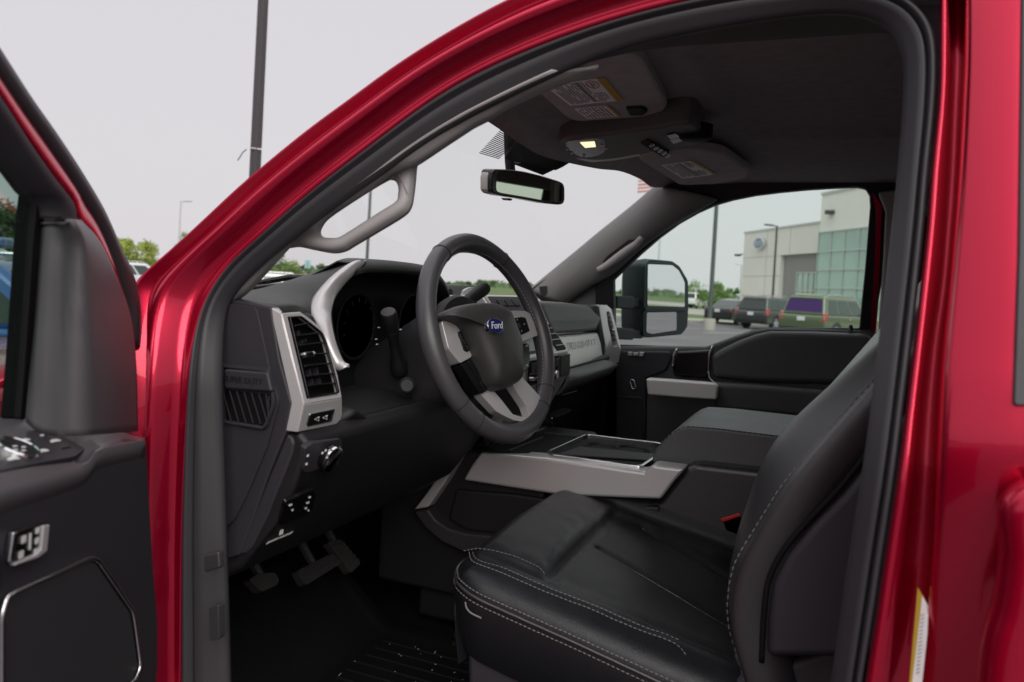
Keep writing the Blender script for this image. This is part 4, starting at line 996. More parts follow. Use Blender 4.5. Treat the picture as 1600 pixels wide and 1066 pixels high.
# gear lever on the right of the column
g0, g1 = PY(716, 481, .66), PY(759, 449, .735); gm_ = (g1-g0).normalized(); L_ = (g1-g0).length
mb = MB(); mb.lathe(g0, gm_, [(.007, -.06), (.0075, 0), (.0115, .006), (.0125, L_*.3), (.0145, L_*.9), (.0125, L_), (.006, L_+.003)], 20); build('gear_lever', mb, M['dashdark'], colm)

# ------------------------------------------------------------------ steering wheel
sw_ = thing('steering_wheel', (0, 0, 0)) if False else None
mb = MB(); n = 72; rows = []
for i in range(n):
    a = 2*math.pi*i/n; d_ = wa*math.cos(a)+wb*math.sin(a)
    g = 1+.10*max(0, math.cos(2*(a-.0))**8)       # thumb grips
    rows.append([WC+d_*(.1795+.0165*g*math.cos(x))+wn_*(.0175*g*math.sin(x)) for x in [2*math.pi*k/16 for k in range(16)]])
wheel = build('steering_wheel', MB().grid(rows, cu=True, cv=True), M['rimleather'], truck, 180)
def wpl(pts, h=0.): return onP(WC+wn_*h, wn_, pts)
for a in (R_(58), R_(122), R_(-38), R_(-142), R_(233), R_(307)):
    d_ = wa*math.cos(a)+wb*math.sin(a); build('rim_seam', MB().tube([WC+d_*(.1795+.0172*math.cos(x))+wn_*(.0182*math.sin(x)) for x in [2*math.pi*k/20 for k in range(20)]], .0007, 5, closed=True), M['darkthread'], wheel, 0)
mb = stitches([WC+(wa*math.cos(a)+wb*math.sin(a))*.1627+wn_*.004 for a in [k*2*math.pi/160 for k in range(161)]], .0009, .004, .0035); build('rim_stitching', mb, M['pillar'], wheel, 0)
# airbag cover, domed
cv = zX((215,222),(250,180),(330,152),(450,140),(540,150),(592,176),(622,212),(652,290),(686,380),(697,480),(700,600),(690,642),(650,668),(590,690),(555,682),(520,655),(470,545),(410,400),(345,280),(270,240))
o = resample(wpl(cv, .025), 80, True, True); cc = sum(o, V(0,0,0))/len(o)
rows = []
for s_, h in ((.97, -.055), (1.0, -.012), (1.0, -.002), (.985, .006), (.95, .013), (.88, .019), (.7, .026), (.45, .030), (.2, .032), (.01, .0325)): rows.append([cc+(p-cc)*s_+wn_*h for p in o])
build('airbag_cover', MB().grid(rows, cu=True), M['leatherw'], wheel, 180)
# emblem
eo = zX((548,285))[0]; ec = wpl([eo], .0580)[0]
def ov(a, b_, d): return [ec+wa*(a*math.cos(k*math.pi/20))+wb*(b_*math.sin(k*math.pi/20))+wn_*d for k in range(40)]
build('emblem_rim', MB().prism(ov(.0245, .0138, .002), -wn_*.009), M['chrome'], wheel, bevel=.001)
build('emblem', MB().prism(ov(.0225, .0120, .0026), -wn_*.003), M['navy'], wheel, bevel=.0005)
build('emblem_lettering', text_mb('Ford', .0185, ec+wn_*.0031, wa, wb, .0006, .35), M['white'], wheel, 0)
def wpiece(name, pts, h, dep, m, bev=.003, rnd=0): 
    P = wpl(zX(*pts), h)
    if rnd: P = roundpoly(P, rnd)
    return build(name, MB().prism(P, -wn_*dep), M[m], wheel, bevel=bev, seg=3)
# left spoke
wpiece('spoke', [(205,250),(290,254),(315,290),(345,360),(402,478),(385,492),(325,524),(250,430)], .012, .022, 'silver', .005, .004)
wpiece('spoke_pad', [(312,320),(330,318),(388,440),(372,452),(352,440)], .0145, .010, 'gloss', .002, .002)
for k in range(3): wpiece('spoke_button', [(320+k*20,335+k*36),(336+k*19,330+k*37),(350+k*18,362+k*34),(336+k*20,370+k*35)], .0165, .006, 'dashdark', .0015)
wpiece('spoke_pad', [(330,530),(398,496),(475,610),(520,684),(470,716),(450,716)], .010, .02, 'gloss', .003, .003)
wpiece('spoke_button', [(375,512),(398,500),(480,622),(452,640)], .0125, .006, 'gloss', .002)
wpiece('spoke_button', [(455,645),(482,628),(516,682),(482,700)], .0125, .006, 'gloss', .002)
# right spoke with its keypad and the pad below
wpiece('spoke', [(600,196),(660,186),(740,188),(772,205),(800,270),(822,345),(770,365),(690,398),(670,350),(640,260)], .008, .022, 'silver', .005, .004)
wpiece('spoke_pad', [(636,240),(720,226),(745,232),(772,318),(684,358)], .0105, .008, 'gloss', .002, .003)
mb = MB()
for x, y in ((690,245),(672,290),(735,272),(690,285),(705,285),(718,316)): mb.box(wpl(zX((x, y)), .0112)[0], (.0006, .0014, .0012))
build('pad_icons', mb, M['pillar'], wheel, 0)
wpiece('spoke_button', [(676,268),(706,262),(716,298),(690,306)], .0122, .004, 'dashdark', .0012)
wpiece('spoke_pad', [(694,412),(752,392),(768,402),(776,470),(768,552),(728,592),(708,580),(696,500)], .006, .02, 'gloss', .003, .003)
mb = MB()
for x, y in ((720,422),(752,412),(728,552),(752,538)): mb.tube(wpl(zX((x-7, y+6), (x, y-7), (x+7, y+5)), .0068), .0004, 5)
build('pad_icons', mb, M['white'], wheel, 0)
# lower U-shaped spoke
U1 = [(455,722),(524,682),(590,760),(660,850),(712,866),(768,862),(748,800),(662,668),(702,590),(770,665),(850,752),(856,790),(828,850),(780,885),(720,897),(670,890),(610,862),(556,832)]
wpiece('lower_spoke', U1, .006, .016, 'silver', .004, .003)
wpiece('lower_hub', [(530,680),(655,672),(760,800),(742,850),(660,850)], -.035, .02, 'dashdark', .004)

# ------------------------------------------------------------------ centre stack and passenger side of the dash
cp_ = [(-.205,1.575),(-.094,1.44),(-.092,1.372),(-.13,1.30),(-.17,1.245),(-.40,1.245),(-.42,1.56)]
cst = build('centre_stack', MB().prism([V(x, .88, z) for x, z in cp_], (0, .315, 0)), M['silver'], dash, bevel=.006, seg=3)
c0, cn = V(-.205, 0, 1.575), V(.135, 0, .111).normalized()
def cpl(pts, d=0.): return onP(c0+cn*d, cn, pts)
def q4(y0, y1, s0, s1, d): # patch on the sloped stack face
    f = lambda y, s_: V(lerp(-.205, -.094, s_), y, lerp(1.575, 1.44, s_))+cn*d
    return [f(y0, s0), f(y1, s0), f(y1, s1), f(y0, s1)]
build('screen_panel', MB().prism(roundpoly(q4(.90, 1.09, .03, .97, .002), .006), -cn*.006), M['dash'], dash, bevel=.002)
build('screen', MB().prism(roundpoly(q4(.915, 1.07, .30, .94, .0035), .004), -cn*.004), M['gloss'], dash, bevel=.001)
for k in range(3): build('stack_button', MB().prism(roundpoly(q4(.93+k*.045, .968+k*.045, .10, .20, .005), .002), -cn*.006), M['dashdark'], dash, bevel=.0015)
build('stack_vent', MB().prism(roundpoly(q4(1.108, 1.182, .04, .99, .002), .008), -cn*.006), M['black'], dash, bevel=.001)
for k in range(9):
    f = .10+k*.1; P = q4(1.112, 1.178, f, f+.022, .004); build('vent_slat', MB().prism(P, -cn*.004), M['gloss'], dash, bevel=.0008)
build('vent_knob', MB().prism(q4(1.135, 1.155, .50, .56, .009), -cn*.008), M['silver'], dash, bevel=.002)
mb = MB(); mb.prism(roundpoly([V(-.0915, 1.12, 1.43), V(-.0915, 1.188, 1.43), V(-.0895, 1.188, 1.376), V(-.0895, 1.12, 1.376)], .004), (.006, 0, 0)); build('stack_pad', mb, M['dash'], dash, bevel=.002)
mb = MB(); mb.prism(roundpoly([V(-.0925, .90, 1.432), V(-.0925, 1.105, 1.432), V(-.0905, 1.105, 1.374), V(-.0905, .90, 1.374)], .004), (.004, 0, 0)); build('climate_panel', mb, M['gloss'], dash, bevel=.001)
for k in range(7): build('stack_button', MB().prism(roundpoly([V(-.087, .906+k*.028, z_) for z_ in (1.425, 1.405)]+[V(-.0865, .928+k*.028, z_) for z_ in (1.405, 1.425)], .001), (.003, 0, 0)), M['dash'], dash, bevel=.001)
for k in range(2): build('climate_knob', MB().lathe((-.088, .94+k*.12, 1.388), (1, 0, 0), [(.011, 0), (.010, .014), (0, .014)], 20), M['chrome'], dash)
mb = MB(); mb.box((-.15, 1.0, 1.235), (.05, .13, .02)); build('socket_panel', mb, M['dashdark'], dash, bevel=.006)
for y in (.97, 1.10): build('power_socket', MB().lathe((-.10, y, 1.262), (1, 0, .2), [(.012, -.02), (.012, .006), (.009, .008), (0, .007)], 18), M['gloss'], dash)
# upper trim plates seen between hood and stack
P = yy([(700,446,.92),(728,446,.94),(756,447,.96),(756,462,.96),(728,478,.92),(704,478,.90)]); build('dash_top_middle', MB().prism(P, (-.14, 0, .0)), M['dashtop'], dash, bevel=.006)
P = yy([(722,453,.90),(731,449,.91),(757,449.5,.95),(750,460,.94),(732,478,.92),(713,480,.90)]); build('trim_plate', MB().prism(roundpoly([p+V(.006, 0, 0) for p in P], .005), (-.006, 0, 0)), M['silver'], dash, bevel=.002)
build('tweeter', MB().lathe(PY(699, 461, .905)+V(.003, 0, 0), (1, -.1, 0), [(.016, -.004), (.016, .003), (.013, .004), (0, .002)], 24), M['dash'], dash)
# passenger side pad, trim panel with lettering, shelf
def pdash(name, pts, dvec, m, bev): return build(name, MB().prism(yy(pts), dvec), M[m], dash, bevel=bev, seg=4)
pdash('passenger_pad', [(*p, y) for p, y in zip(zM((160,322),(300,330),(420,345),(442,352),(470,420),(482,487),(360,500),(250,508),(215,440)), (1.20,1.40,1.62,1.68,1.70,1.72,1.5,1.22,1.2))], (-.25, 0, .0), 'litpadtop', .014)
tr = pdash('trim_panel', [(*p, y) for p, y in zip(zM((248,520),(360,510),(476,498),(498,560),(505,642),(400,672),(300,702),(270,620)), (1.21,1.45,1.70,1.715,1.72,1.46,1.21,1.21))], (-.05, 0, 0), 'silver', .006)
a, b_ = yy([(*zM((376,566))[0], 1.45), (*zM((486,548))[0], 1.70)]); up_ = yy([(*zM((368,520))[0], 1.45)])[0]-a; nrm_ = (b_-a).cross(up_).normalized()
if nrm_.x < 0: nrm_ = -nrm_
build('trim_lettering', text_mb('SUPER DUTY', .031, a+nrm_*.0045+up_*.0, b_-a, up_, .0016, 0, space=1.35, sx=1.6), M['silver'], dash, 0)
P0 = yy([(*zM((300,706))[0], 1.21), (*zM((400,682))[0], 1.45), (*zM((520,650))[0], 1.71), (*zM((580,670))[0], 1.80)]); P1 = yy([(*zM((300,784))[0], 1.20), (*zM((440,735))[0], 1.45), (*zM((540,700))[0], 1.66), (*zM((584,682))[0], 1.80)])
mb = MB(); m_ = len(P0); A, Bq = resample(P0, 20), resample(P1, 20)
mb.grid([[p+V(-.05, 0, .0) for p in A], A, [lerp(a, b, .8)+V(.004, 0, .003) for a, b in zip(A, Bq)], Bq, [p+V(-.02, 0, -.03) for p in Bq], [p+V(-.25, 0, -.05) for p in Bq]])
build('passenger_shelf', mb, M['litpadtop'], dash, 180, solid=.005)
mb = MB(); mb.prism([V(-.17, 1.2, 1.33), V(-.17, 1.82, 1.33), V(-.22, 1.82, 1.12), V(-.22, 1.2, 1.12)], (-.1, 0, 0)); build('glove_box', mb, M['black'], dash, bevel=.01)
mb = MB(); P = yy([(877,618,1.22),(901,611,1.30)]); mb.tube(P, .002, 6); P = yy([(862,650,1.2),(886,640,1.26)]); mb.bar(P[0], P[1], .03, .006); build('glove_box_edge', mb, M['dash'], dash)
# right end vent
def pv_(pts, ys): return yy([(*p, y) for p, y in zip(zM(*pts), ys)])
oA = pv_([(484,346),(528,344),(552,366),(580,470),(606,590),(592,664),(508,676),(524,580),(505,480)], [1.74,1.80,1.81,1.815,1.82,1.82,1.745,1.74,1.735])
iA = pv_([(526,384),(536,378),(546,390),(570,480),(590,566),(586,574),(562,572),(550,520),(534,450)], [1.775,1.785,1.79,1.795,1.80,1.80,1.775,1.77,1.77])
P, Q = match(oA, iA, 4); mb = MB(); mb.ring(P, Q, (-.03, 0, 0)); build('vent_bezel', mb, M['silver'], dash, bevel=.004, seg=3)
build('vent_cavity', MB().prism([p+V(-.022, 0, 0) for p in iA], (-.01, 0, 0)), M['black'], dash, 0)
for k in range(6):
    f = (k+.8)/7; a = lerp(iA[0], iA[7], f) if f < .9 else iA[7]; a = lerp(iA[0], iA[6], f); b_ = lerp(iA[2], iA[4], f); build('vent_slat', MB().bar(a+V(-.008, 0, 0), b_+V(-.008, 0, 0), .012, .003, V(.3, 0, 1)), M['dash'], dash, bevel=.0008)
a = lerp(iA[0], iA[6], .52); b_ = lerp(iA[2], iA[4], .52); build('vent_knob', MB().bar(lerp(a, b_, .3), lerp(a, b_, .75), .01, .007), M['chrome'], dash, bevel=.002)
pdash('end_filler', [(*p, y) for p, y in zip(zM((455,345),(486,346),(505,480),(524,580),(512,640),(500,640),(484,500)), (1.72,1.74,1.735,1.74,1.745,1.725,1.72))], (-.06, 0, 0), 'dash', .006)

# ------------------------------------------------------------------ centre console
con = build('centre_console', MB().box((.10, .985, 1.02), (.40, .165, .185)).box((-.20, 1.0, 1.07), (.20, .20, .165)), M['dashdark'], truck, bevel=.012)
trim = [(723,751),(736,728),(751,707),(800,711),(852,715.5),(930,727),(1006,738),(1020,727),(1070,733),(1050,756),(1032,781),(960,778),(876,774.5),(800,763)]
build('console_trim', MB().prism(onY(.775, trim), (0, .055, 0)), M['silver'], con, bevel=.007, seg=4)
build('console_stalk', MB().prism(onY(.772, [(735,657),(749,660),(741,676),(720,712),(697,752),(669,793),(646,797),(668,768),(690,735),(716,692)]), (0, .045, 0)), M['silver'], con, bevel=.004)
P = onY(.77, [(645,800),(668,796),(680,812),(700,826),(730,834),(775,838),(775,868),(720,862),(690,848),(664,826)]); build('console_foot', MB().prism(P, (0, .05, 0)), M['dash'], con, bevel=.006)
build('console_pocket', MB().prism(onY(.79, [(712,765),(800,772),(876,783),(1030,792),(1030,850),(820,840),(730,830),(700,812)]), (0, .03, 0)), M['dashdark'], con, bevel=.006)
zt = 1.242
tr = [PZ(u, v, zt) for u, v in [(849,711),(857,717.5),(930,727),(1004,736.5),(1020,728),(1050,705),(1031,697.5),(975,691),(913,683.5)]]
tr = [PZ(*p, zt) for p in [(851,712),(862,718),(1003,736.5),(1050,704),(1031,697.5),(913,683.5)]]
trr = roundpoly(tr, .012, 3); inn_ = []
cc = sum(trr, V(0,0,0))/len(trr)
inn_ = [p+(cc-p).normalized()*.010 for p in trr]
mb = MB(); mb.ring(trr, inn_, V(0, 0, .010)); build('tray_ring', mb, M['chrome'], con, bevel=.0015)
build('tray', MB().prism([p+V(0, 0, .001) for p in inn_], (0, 0, -.012)), M['black'], con, 0)
a = MB(); P = [PZ(*p, zt+.0015) for p in [(872,712),(1018,722),(1028,712),(905,700)]]; a.prism(P, (0, 0, .004)); build('tray_divider', a, M['dashdark'], con, bevel=.003)
for u, v in ((935,703),(985,707)):
    c = PZ(u, v, zt); build('cup_holder', MB().lathe(c+V(0, .02, -.002), (0, 0, 1), [(.036, 0), (.040, .004), (.037, .008), (.034, .004), (.034, .001), (0, .001)], 28), M['dashdark'], con)
P = [PZ(*p, zt) for p in [(753,707),(850,712),(912,683),(850,676.5),(792,688)]]; build('front_bin', MB().prism(P, (0, 0, .003)), M['black'], con, 0)
P = [PZ(*p, zt+.004) for p in [(796,704),(848,684)]]; mb = MB(); mb.tube(P, .0025, 6); P = [PZ(*p, zt+.004) for p in [(850,677),(912,684)]]; mb.tube(P, .004, 6); build('bin_lip', mb, M['dash'], con)
build('start_switch', MB().lathe(PY(764, 686, .80), V(.85, -.35, .2), [(.021, -.03), (.021, 0), (.019, .004), (.013, .004), (.012, .0), (0, .0)], 24), M['gloss'], con)
build('console_side', MB().prism(onY(.80, [(1072,733),(1086,725),(1200,738),(1310,752),(1310,960),(1020,960),(1000,800),(1034,781)]), (0, .36, 0)), M['leatherb'], con, bevel=.012, seg=3)
lid = [(1017.5,720),(1024,703),(1034,690),(1048,677.5),(1060,670),(1074,666),(1120,669.5),(1239,684),(1330,696),(1330,755),(1207,739.5),(1086,724.5),(1070,733),(1040,729.5),(1024,727)]
lp_ = onY(.845, lid)
arm = build('armrest_lid', MB().prism(lp_, (0, .315, 0)), M['litpadleather'], con, bevel=.014, seg=4)
sl = resample(onY(.8432, [(1030,697),(1040,686),(1050,677.5),(1062,671),(1074,667.5),(1120,671),(1239,685.5),(1300,694)]), 60)
build('lid_stitching', stitches([p+V(0, .003, .0005) for p in sl], .0011, .006, .004), M['darkthread'], con, 0)

# ------------------------------------------------------------------ driver seat
XF, YN, YF = .024, .272, .872
def sbase(x): return 1.187-.2*(x-.04)
def sst(a, b, t): t = max(0, min(1, (t-a)/(b-a))); return t*t*(3-2*t)
def seg_d(x, y, a, b):
    ax, ay = a; bx_, by_ = b; t = max(0, min(1, ((x-ax)*(bx_-ax)+(y-ay)*(by_-ay))/((bx_-ax)**2+(by_-ay)**2))); return math.hypot(x-ax-t*(bx_-ax), y-ay-t*(by_-ay))
def sz(x, y):
    z = sbase(x)
    z += .010*math.exp(-((y-.325)/.03)**2)*sst(.04, .12, x) + .072*math.exp(-((y-.845)/.05)**2)*sst(.0, .17, x)
    inp = sst(.335, .40, y)*(1-sst(.745, .795, y))
    pad = sst(.02, .05, x)*(1-sst(.145, .163, x))
    z += inp*(.006*pad - .005*sst(.157, .18, x))
    z -= .006*math.exp(-(seg_d(x, y, (.18, .575), (.43, .475))/.006)**2)
    z -= .006*math.exp(-(seg_d(x, y, (.22, .755), (.42, .655))/.006)**2)
    z -= .005*math.exp(-((y-.352)/.005)**2)*sst(.05, .1, x)
    z -= .004*math.exp(-((y-.778)/.005)**2)*sst(.05, .1, x)
    z -= .007*math.exp(-((x-.164)/.005)**2)*inp
    # creases running into the cross seam and broad softness
    z += inp*.0013*math.sin(y*95+6*math.sin(x*40))*math.exp(-((x-.135)/.03)**2)*(.5+.5*math.sin(y*31+1))
    z += .0009*math.sin(x*23+y*11)*math.sin(y*17-x*9)
    z += .0003*math.sin(x*71+3*math.sin(y*47))*math.sin(y*63+2*math.sin(x*59)) + .008*math.sin(math.pi*max(0, min(1, (y-.35)/.43)))*sst(.02, .05, x)*(1-sst(.140, .163, x))
    return z
cy_ = [(.288,.125),(.282,.11),(.2745,.08),(.270,.05),(.2695,.03),(.272,.017),(.2775,.008),(.285,.003),(.295,0)]+[(.295+.55*k/90, 0) for k in range(1, 91)]+[(.855,.003),(.864,.012),(.870,.03),(.872,.06),(.868,.11)]
cx_ = [(.058,.135),(.042,.10),(.030,.07),(.024,.045),(.026,.028),(.032,.015),(.041,.006),(.052,.001)]+[(.052+.46*k/80, 0) for k in range(1, 81)]
def plan(x, y):
    r = .075
    for yc, s in ((YN+r, -1), (YF-r, 1)):
        xc = XF+r; dx, dy = x-xc, y-yc
        if dx < 0 and dy*s > 0:
            m = max(abs(dx), abs(dy)); h_ = math.hypot(dx, dy)
            if h_ > 1e-6: x, y = xc+dx*m/h_, yc+dy*m/h_
    return x, y
rows = []
for x, dx in cx_:
    r = []
    for y, dy in cy_:
        px, py_ = plan(x, y); r.append(V(px, py_, sz(px, py_)-max(dx, dy)))
    rows.append(r)
seat = thing('driver_seat', (0,0,0)) if False else None
cush = build('seat_cushion', MB().grid(rows), M['leather'], truck, 180)
def onseat(pts, lift=.0012, ymin=None):
    out = []
    for u, v in pts:
        p = PL(u, v, (.04, 0, 1.187), (.2, 0, 1)); out.append((p.x, p.y))
    return out
def sline(xy, lift=.0008, n=80):
    P = resample([V(x, y, 0) for x, y in xy], n); return [V(p.x, p.y, sz(*plan(p.x, p.y))+lift) for p in P]
th = MB()
# twin rows round the bolster and along the piping
def edge_path(yv, drop, x0, x1, n=90, lift=0):
    out = []
    for k in range(n+1):
        x = lerp(x0, x1, k/n); px, py_ = plan(x, yv); out.append(V(px, py_-.0006, sz(px, py_)-drop))
    return out
def front_path(xv, drop, y0, y1, n=30):
    out = []
    for k in range(n+1):
        px, py_ = plan(xv, lerp(y0, y1, k/n)); out.append(V(px-.0006, py_, sz(px, py_)-drop))
    return out
pA = list(reversed(front_path(.0285, .020, .275, .37, 24)))+edge_path(.2722, .017, .030, .42)
pB = list(reversed(front_path(.0245, .034, .275, .37, 24)))+edge_path(.2695, .032, .028, .42)
build('piping_stitching', stitches(pA, .0010), M['thread'], cush, 0)
build('piping_stitching', stitches(pB, .0010), M['thread'], cush, 0)
mb = MB(); mb.tube(list(reversed(front_path(.0262, .027, .272, .37, 24)))+edge_path(.2702, .0245, .028, .45), .0026, 8); build('piping', mb, M['leatherb'], cush, 180)
in1 = onseat([(733,864),(735,874),(741,882),(760,893),(800,911),(858,936),(920,961),(963,980),(1010,999),(1035,1008),(1058,1019),(1074,1034)])
build('bolster_stitching', stitches(sline(in1), .0009), M['thread'], cush, 0)
in2 = onseat([(738,864),(741,872),(748,879),(766,889),(806,907),(864,932),(926,957),(969,976),(1014,994),(1040,1002),(1066,1014)])
build('bolster_stitching', stitches(sline(in2), .0007), M['thread'], cush, 0)
build('panel_stitching', stitches(sline([(.18, .572), (.30, .523), (.43, .472)], .001), .0007), M['pillar'], cush, 0)
build('panel_stitching', stitches(sline([(.22, .752), (.32, .703), (.42, .652)], .001), .0007), M['pillar'], cush, 0)
build('pad_stitching', stitches(sline(onseat([(724,862),(745,861),(775,868),(810,879),(835,890),(853,901)]), .001), .0006), M['thread'], cush, 0)
build('far_stitching', stitches(sline([(.06, .80), (.12, .83), (.20, .85), (.28, .853), (.36, .85)], .001), .0009), M['thread'], cush, 0)
# plastic base and valance
mb = MB(); P = onY(.292, [(728,968),(740,972),(800,990),(900,1026),(1000,1062),(1100,1085),(1330,1000),(1330,1250),(732,1250)]); mb.prism(P, (0, .5, 0)); build('seat_base', mb, M['dash'], truck, bevel=.018, seg=4)
mb = MB(); mb.tube(resample(yy([(727,941,.268),(729,950,.268),(736,958,.268),(752,966,.268)]), 14), .0012, 6); build('valance_cord', mb, M['thread'], cush, 0)
# backrest
BT = [(1.0,.50),(1.06,.475),(1.129,.453),(1.172,.437),(1.2,.433),(1.229,.434),(1.254,.438),(1.277,.447),(1.316,.466),(1.358,.486),(1.393,.507),(1.441,.539),(1.502,.582),(1.6,.650),(1.75,.750),(2.0,.9)]
def bx0(z):
    for (a, b), (c, d) in zip(BT, BT[1:]):
        if z <= c: return b+(d-b)*(z-a)/(c-a)
    return .9
sec = [(.27,.33),(.265,.29),(.22,.270),(.12,.266),(.05,.268),(.018,.275),(.002,.285),(-.012,.300),(-.032,.325),(-.044,.350),(-.044,.380),(-.026,.415),(-.004,.46),(.0,.56),(-.002,.65),(-.014,.71),(-.034,.765),(-.046,.800),(-.044,.825),(-.010,.846),(.05,.856),(.18,.85),(.26,.82)]
rows = []
for k in range(25):
    z = 1.06+.76*k/24; e = max(0, (z-1.70)/.12); x0 = bx0(z)
    rows.append([V(x0+lerp(dx, .09, .55*e*e), lerp(y, .56, .30*e*e), z-.12*(dx-.05)*1) for dx, y in [(d_*(max(.25, min(1, (z-1.20)/.20))*max(.25, min(1, 1-(z-1.42)/.28)) if d_ < 0 and y_ < .6 else (.2*d_ if d_ < 0 else d_)), y_) for d_, y_ in sec]])
back = build('seat_backrest', MB().loft(rows), M['leatherb'], truck, 180, sub=2)
def bk(dx, y, z, lift=0): return V(bx0(z)+dx, y, z-.12*(dx-.05))
build('back_stitching', stitches([bk(-.0035, .2895, 1.10+.64*k/80) for k in range(81)], .0011, .006, .0035), M['thread'], back, 0)
mb = MB(); mb.tube([bk(.0085, .2835, 1.10+.66*k/60) for k in range(61)], .0018, 6); build('back_seam', mb, M['leather'], back, 180)
mb = MB(); mb.tube(resample([PY(u, v, .2675) for u, v in [(1190,1035),(1194,960),(1202,905),(1225,860),(1262,815),(1310,765),(1352,712),(1385,660)]], 40), .0035, 8); build('side_seam', mb, M['black'], back, 180)
build('side_panel', MB().prism(onY(.264, [(1196,1030),(1199,965),(1207,910),(1230,866),(1268,820),(1316,770),(1360,716),(1420,640),(1430,1020),(1300,1030)]), (0, .03, 0)), M['dash'], back, bevel=.012, seg=4)
mb = MB(); mb.lathe(V(bx0(1.83)+.09, .56, 1.80), (.42, 0, 1), [(.06, -.02), (.09, .02), (.13, .06), (.14, .12), (.12, .18), (.06, .20)], 28)
build('headrest', mb, M['leatherb'], back, 180)
# seat belt buckle by the console
P = onY(.80, [(1126,809),(1156,801),(1164,816),(1180,860),(1150,866),(1136,840)]); bkl = build('belt_buckle', MB().prism(P, (0, .022, 0)), M['dash'], truck, bevel=.003)
P = onY(.798, [(1125,811),(1155,802),(1158,807),(1128,817)]); build('release_button', MB().prism(P, (0, .018, 0)), M['redbtn'], bkl, bevel=.002)
# passenger seat: same kit, further back
for src, nm in ((cush, 'seat_cushion'), (back, 'seat_backrest')):
    o = src.copy(); o.name = nm; COL.objects.link(o); o.location = src.location+V(.22, .86, 0)
    for ch in list(src.children):
        c_ = ch.copy(); COL.objects.link(c_); c_.parent = o
# B-pillar inside, passenger side
# ------------------------------------------------------------------ pedals and floor mat
def ped(name, face, x, arm_from, th_=.02, ribs=True, lean=.55):
    n_ = V(1, -.1, lean).normalized(); c = PX(*face[0], x)
    P = roundpoly(onP(c, n_, face), .008); o = build(name, MB().prism(P, -n_*th_), M['pedal'], truck, bevel=.004)
    mid = sum(P, V(0,0,0))/len(P); mb = MB(); mb.tube(resample([mid-n_*th_*.6, mid+V(-.05, -.01, .06), V(*arm_from)], 10), .010, 8); build('pedal_arm', mb, M['dashdark'], o)
    if ribs:
        mb = MB()
        for k in range(1, 6):
            f = k/6; mb.tube([lerp(Pc[0], Pc[3], f)+n_*.001 for Pc in [onP(c, n_, face)]]+[lerp(onP(c, n_, face)[1], onP(c, n_, face)[2], f)+n_*.001], .0016, 6)
        build('pedal_ribs', mb, M['rubber'], o)
    return o
ped('brake_pedal', [(464,892),(519,864),(534,880),(478,915)], -.40, (-.50, .56, 1.16))
ped('accelerator_pedal', [(512,846),(533,842),(565,880),(549,896)], -.41, (-.5, .68, 1.14), ribs=True)
ped('parking_brake_pedal', [(389,905),(404,896),(430,894),(437,905),(434,914),(410,925)], -.36, (-.48, .40, 1.12), ribs=False)
mt = MB(); rows = []
for i in range(30):
    x = -.54+.66*i/29; rows.append([V(x, .17+.58*j/24, .832+max(0, (-.33-x))*.75+.012*(1 if j in (0, 24) else 0)) for j in range(25)])
mt.grid(rows)
for k in range(14):
    y = .24+.034*k; mt.tube([V(-.30, y, .8335), V(.06, y, .8335)], .0026, 5)
rm = random.Random(5)
o = build('floor_mat', mt, M['mat'], None, 60, solid=.006); tag(o, 'black ribbed rubber mat on the cab floor below the pedals', 'floor mat')
cr = MB()
for k in range(70):
    cr.box((rm.uniform(-.30, .12), rm.uniform(.3, .7), .8385), (rm.uniform(.0005, .0014), rm.uniform(.0005, .0014), .0006))
o = build('grit', cr, M['pillar'], None, 0); tag(o, 'pale specks of grit scattered over the black floor mat', 'grit', None, 'stuff')

# ------------------------------------------------------------------ passenger door
wl_ = [(958,437),(1000,397),(1030,371),(1060,349),(1090,332),(1117,320),(1145,312),(1180,305),(1220,300),(1262,296),(1310,293),(1340,292),(1353,295),(1359,305),(1360,322),(1356,370),(1352,420),(1347,470),(1343,513),(1201,512),(1176,516),(1151,524),(1126,533),(1102,542),(1040,541),(960,539)]
wo_ = [(930,440),(985,385),(1004,338),(1026,288),(1058,270),(1100,260),(1140,264),(1178,258),(1220,254),(1262,251),(1312,248),(1348,246),(1395,250),(1402,290),(1402,322),(1392,370),(1382,420),(1373,470),(1368,530),(1205,530),(1180,532),(1155,540),(1130,548),(1102,556),(1040,556),(930,552)]
A, Bq = [SP(u, v, .10) for u, v in wo_], [SP(u, v, .10) for u, v in wl_]
mb = MB(); mb.ring(A, Bq, (0, .035, 0)); pd_ = build('passenger_door', mb, M['dashdark'], truck, bevel=.004)
build('door_glass', MB().prism([SP(u, v, .085) for u, v in wl_], (0, .003, 0)), M['tint'], pd_, 0)
P = [SP(u, v, .112) for u, v in [(1363,300),(1378,322),(1374,420),(1367,520),(1360,520),(1366,420),(1369,330)]]; build('door_edge', MB().prism(P, (0, .01, 0)), M['red'], pd_, 0)
belt = [(945,541),(1040,541.5),(1102,542),(1126,533.5),(1151,524.5),(1176,517),(1201,513),(1270,513.5),(1372,516)]
build('door_panel', MB().prism(onY(1.875, belt+[(1385,780),(940,780)]), (0, .05, 0)), M['doorp'], pd_, bevel=.012, seg=4)
build('door_bolster', MB().prism(onY(1.845, [(1109,556),(1128,545),(1153,533),(1180,523),(1203,518),(1270,518.5),(1362,522),(1366,602),(1250,600),(1180,598),(1113,591)]), (0, .04, 0)), M['doorp'], pd_, bevel=.02, seg=4)
build('door_armrest', MB().prism(onY(1.80, [(1112,598),(1180,602),(1360,616),(1366,660),(1250,652),(1116,640)]), (0, .08, 0)), M['doorp'], pd_, bevel=.016, seg=4)
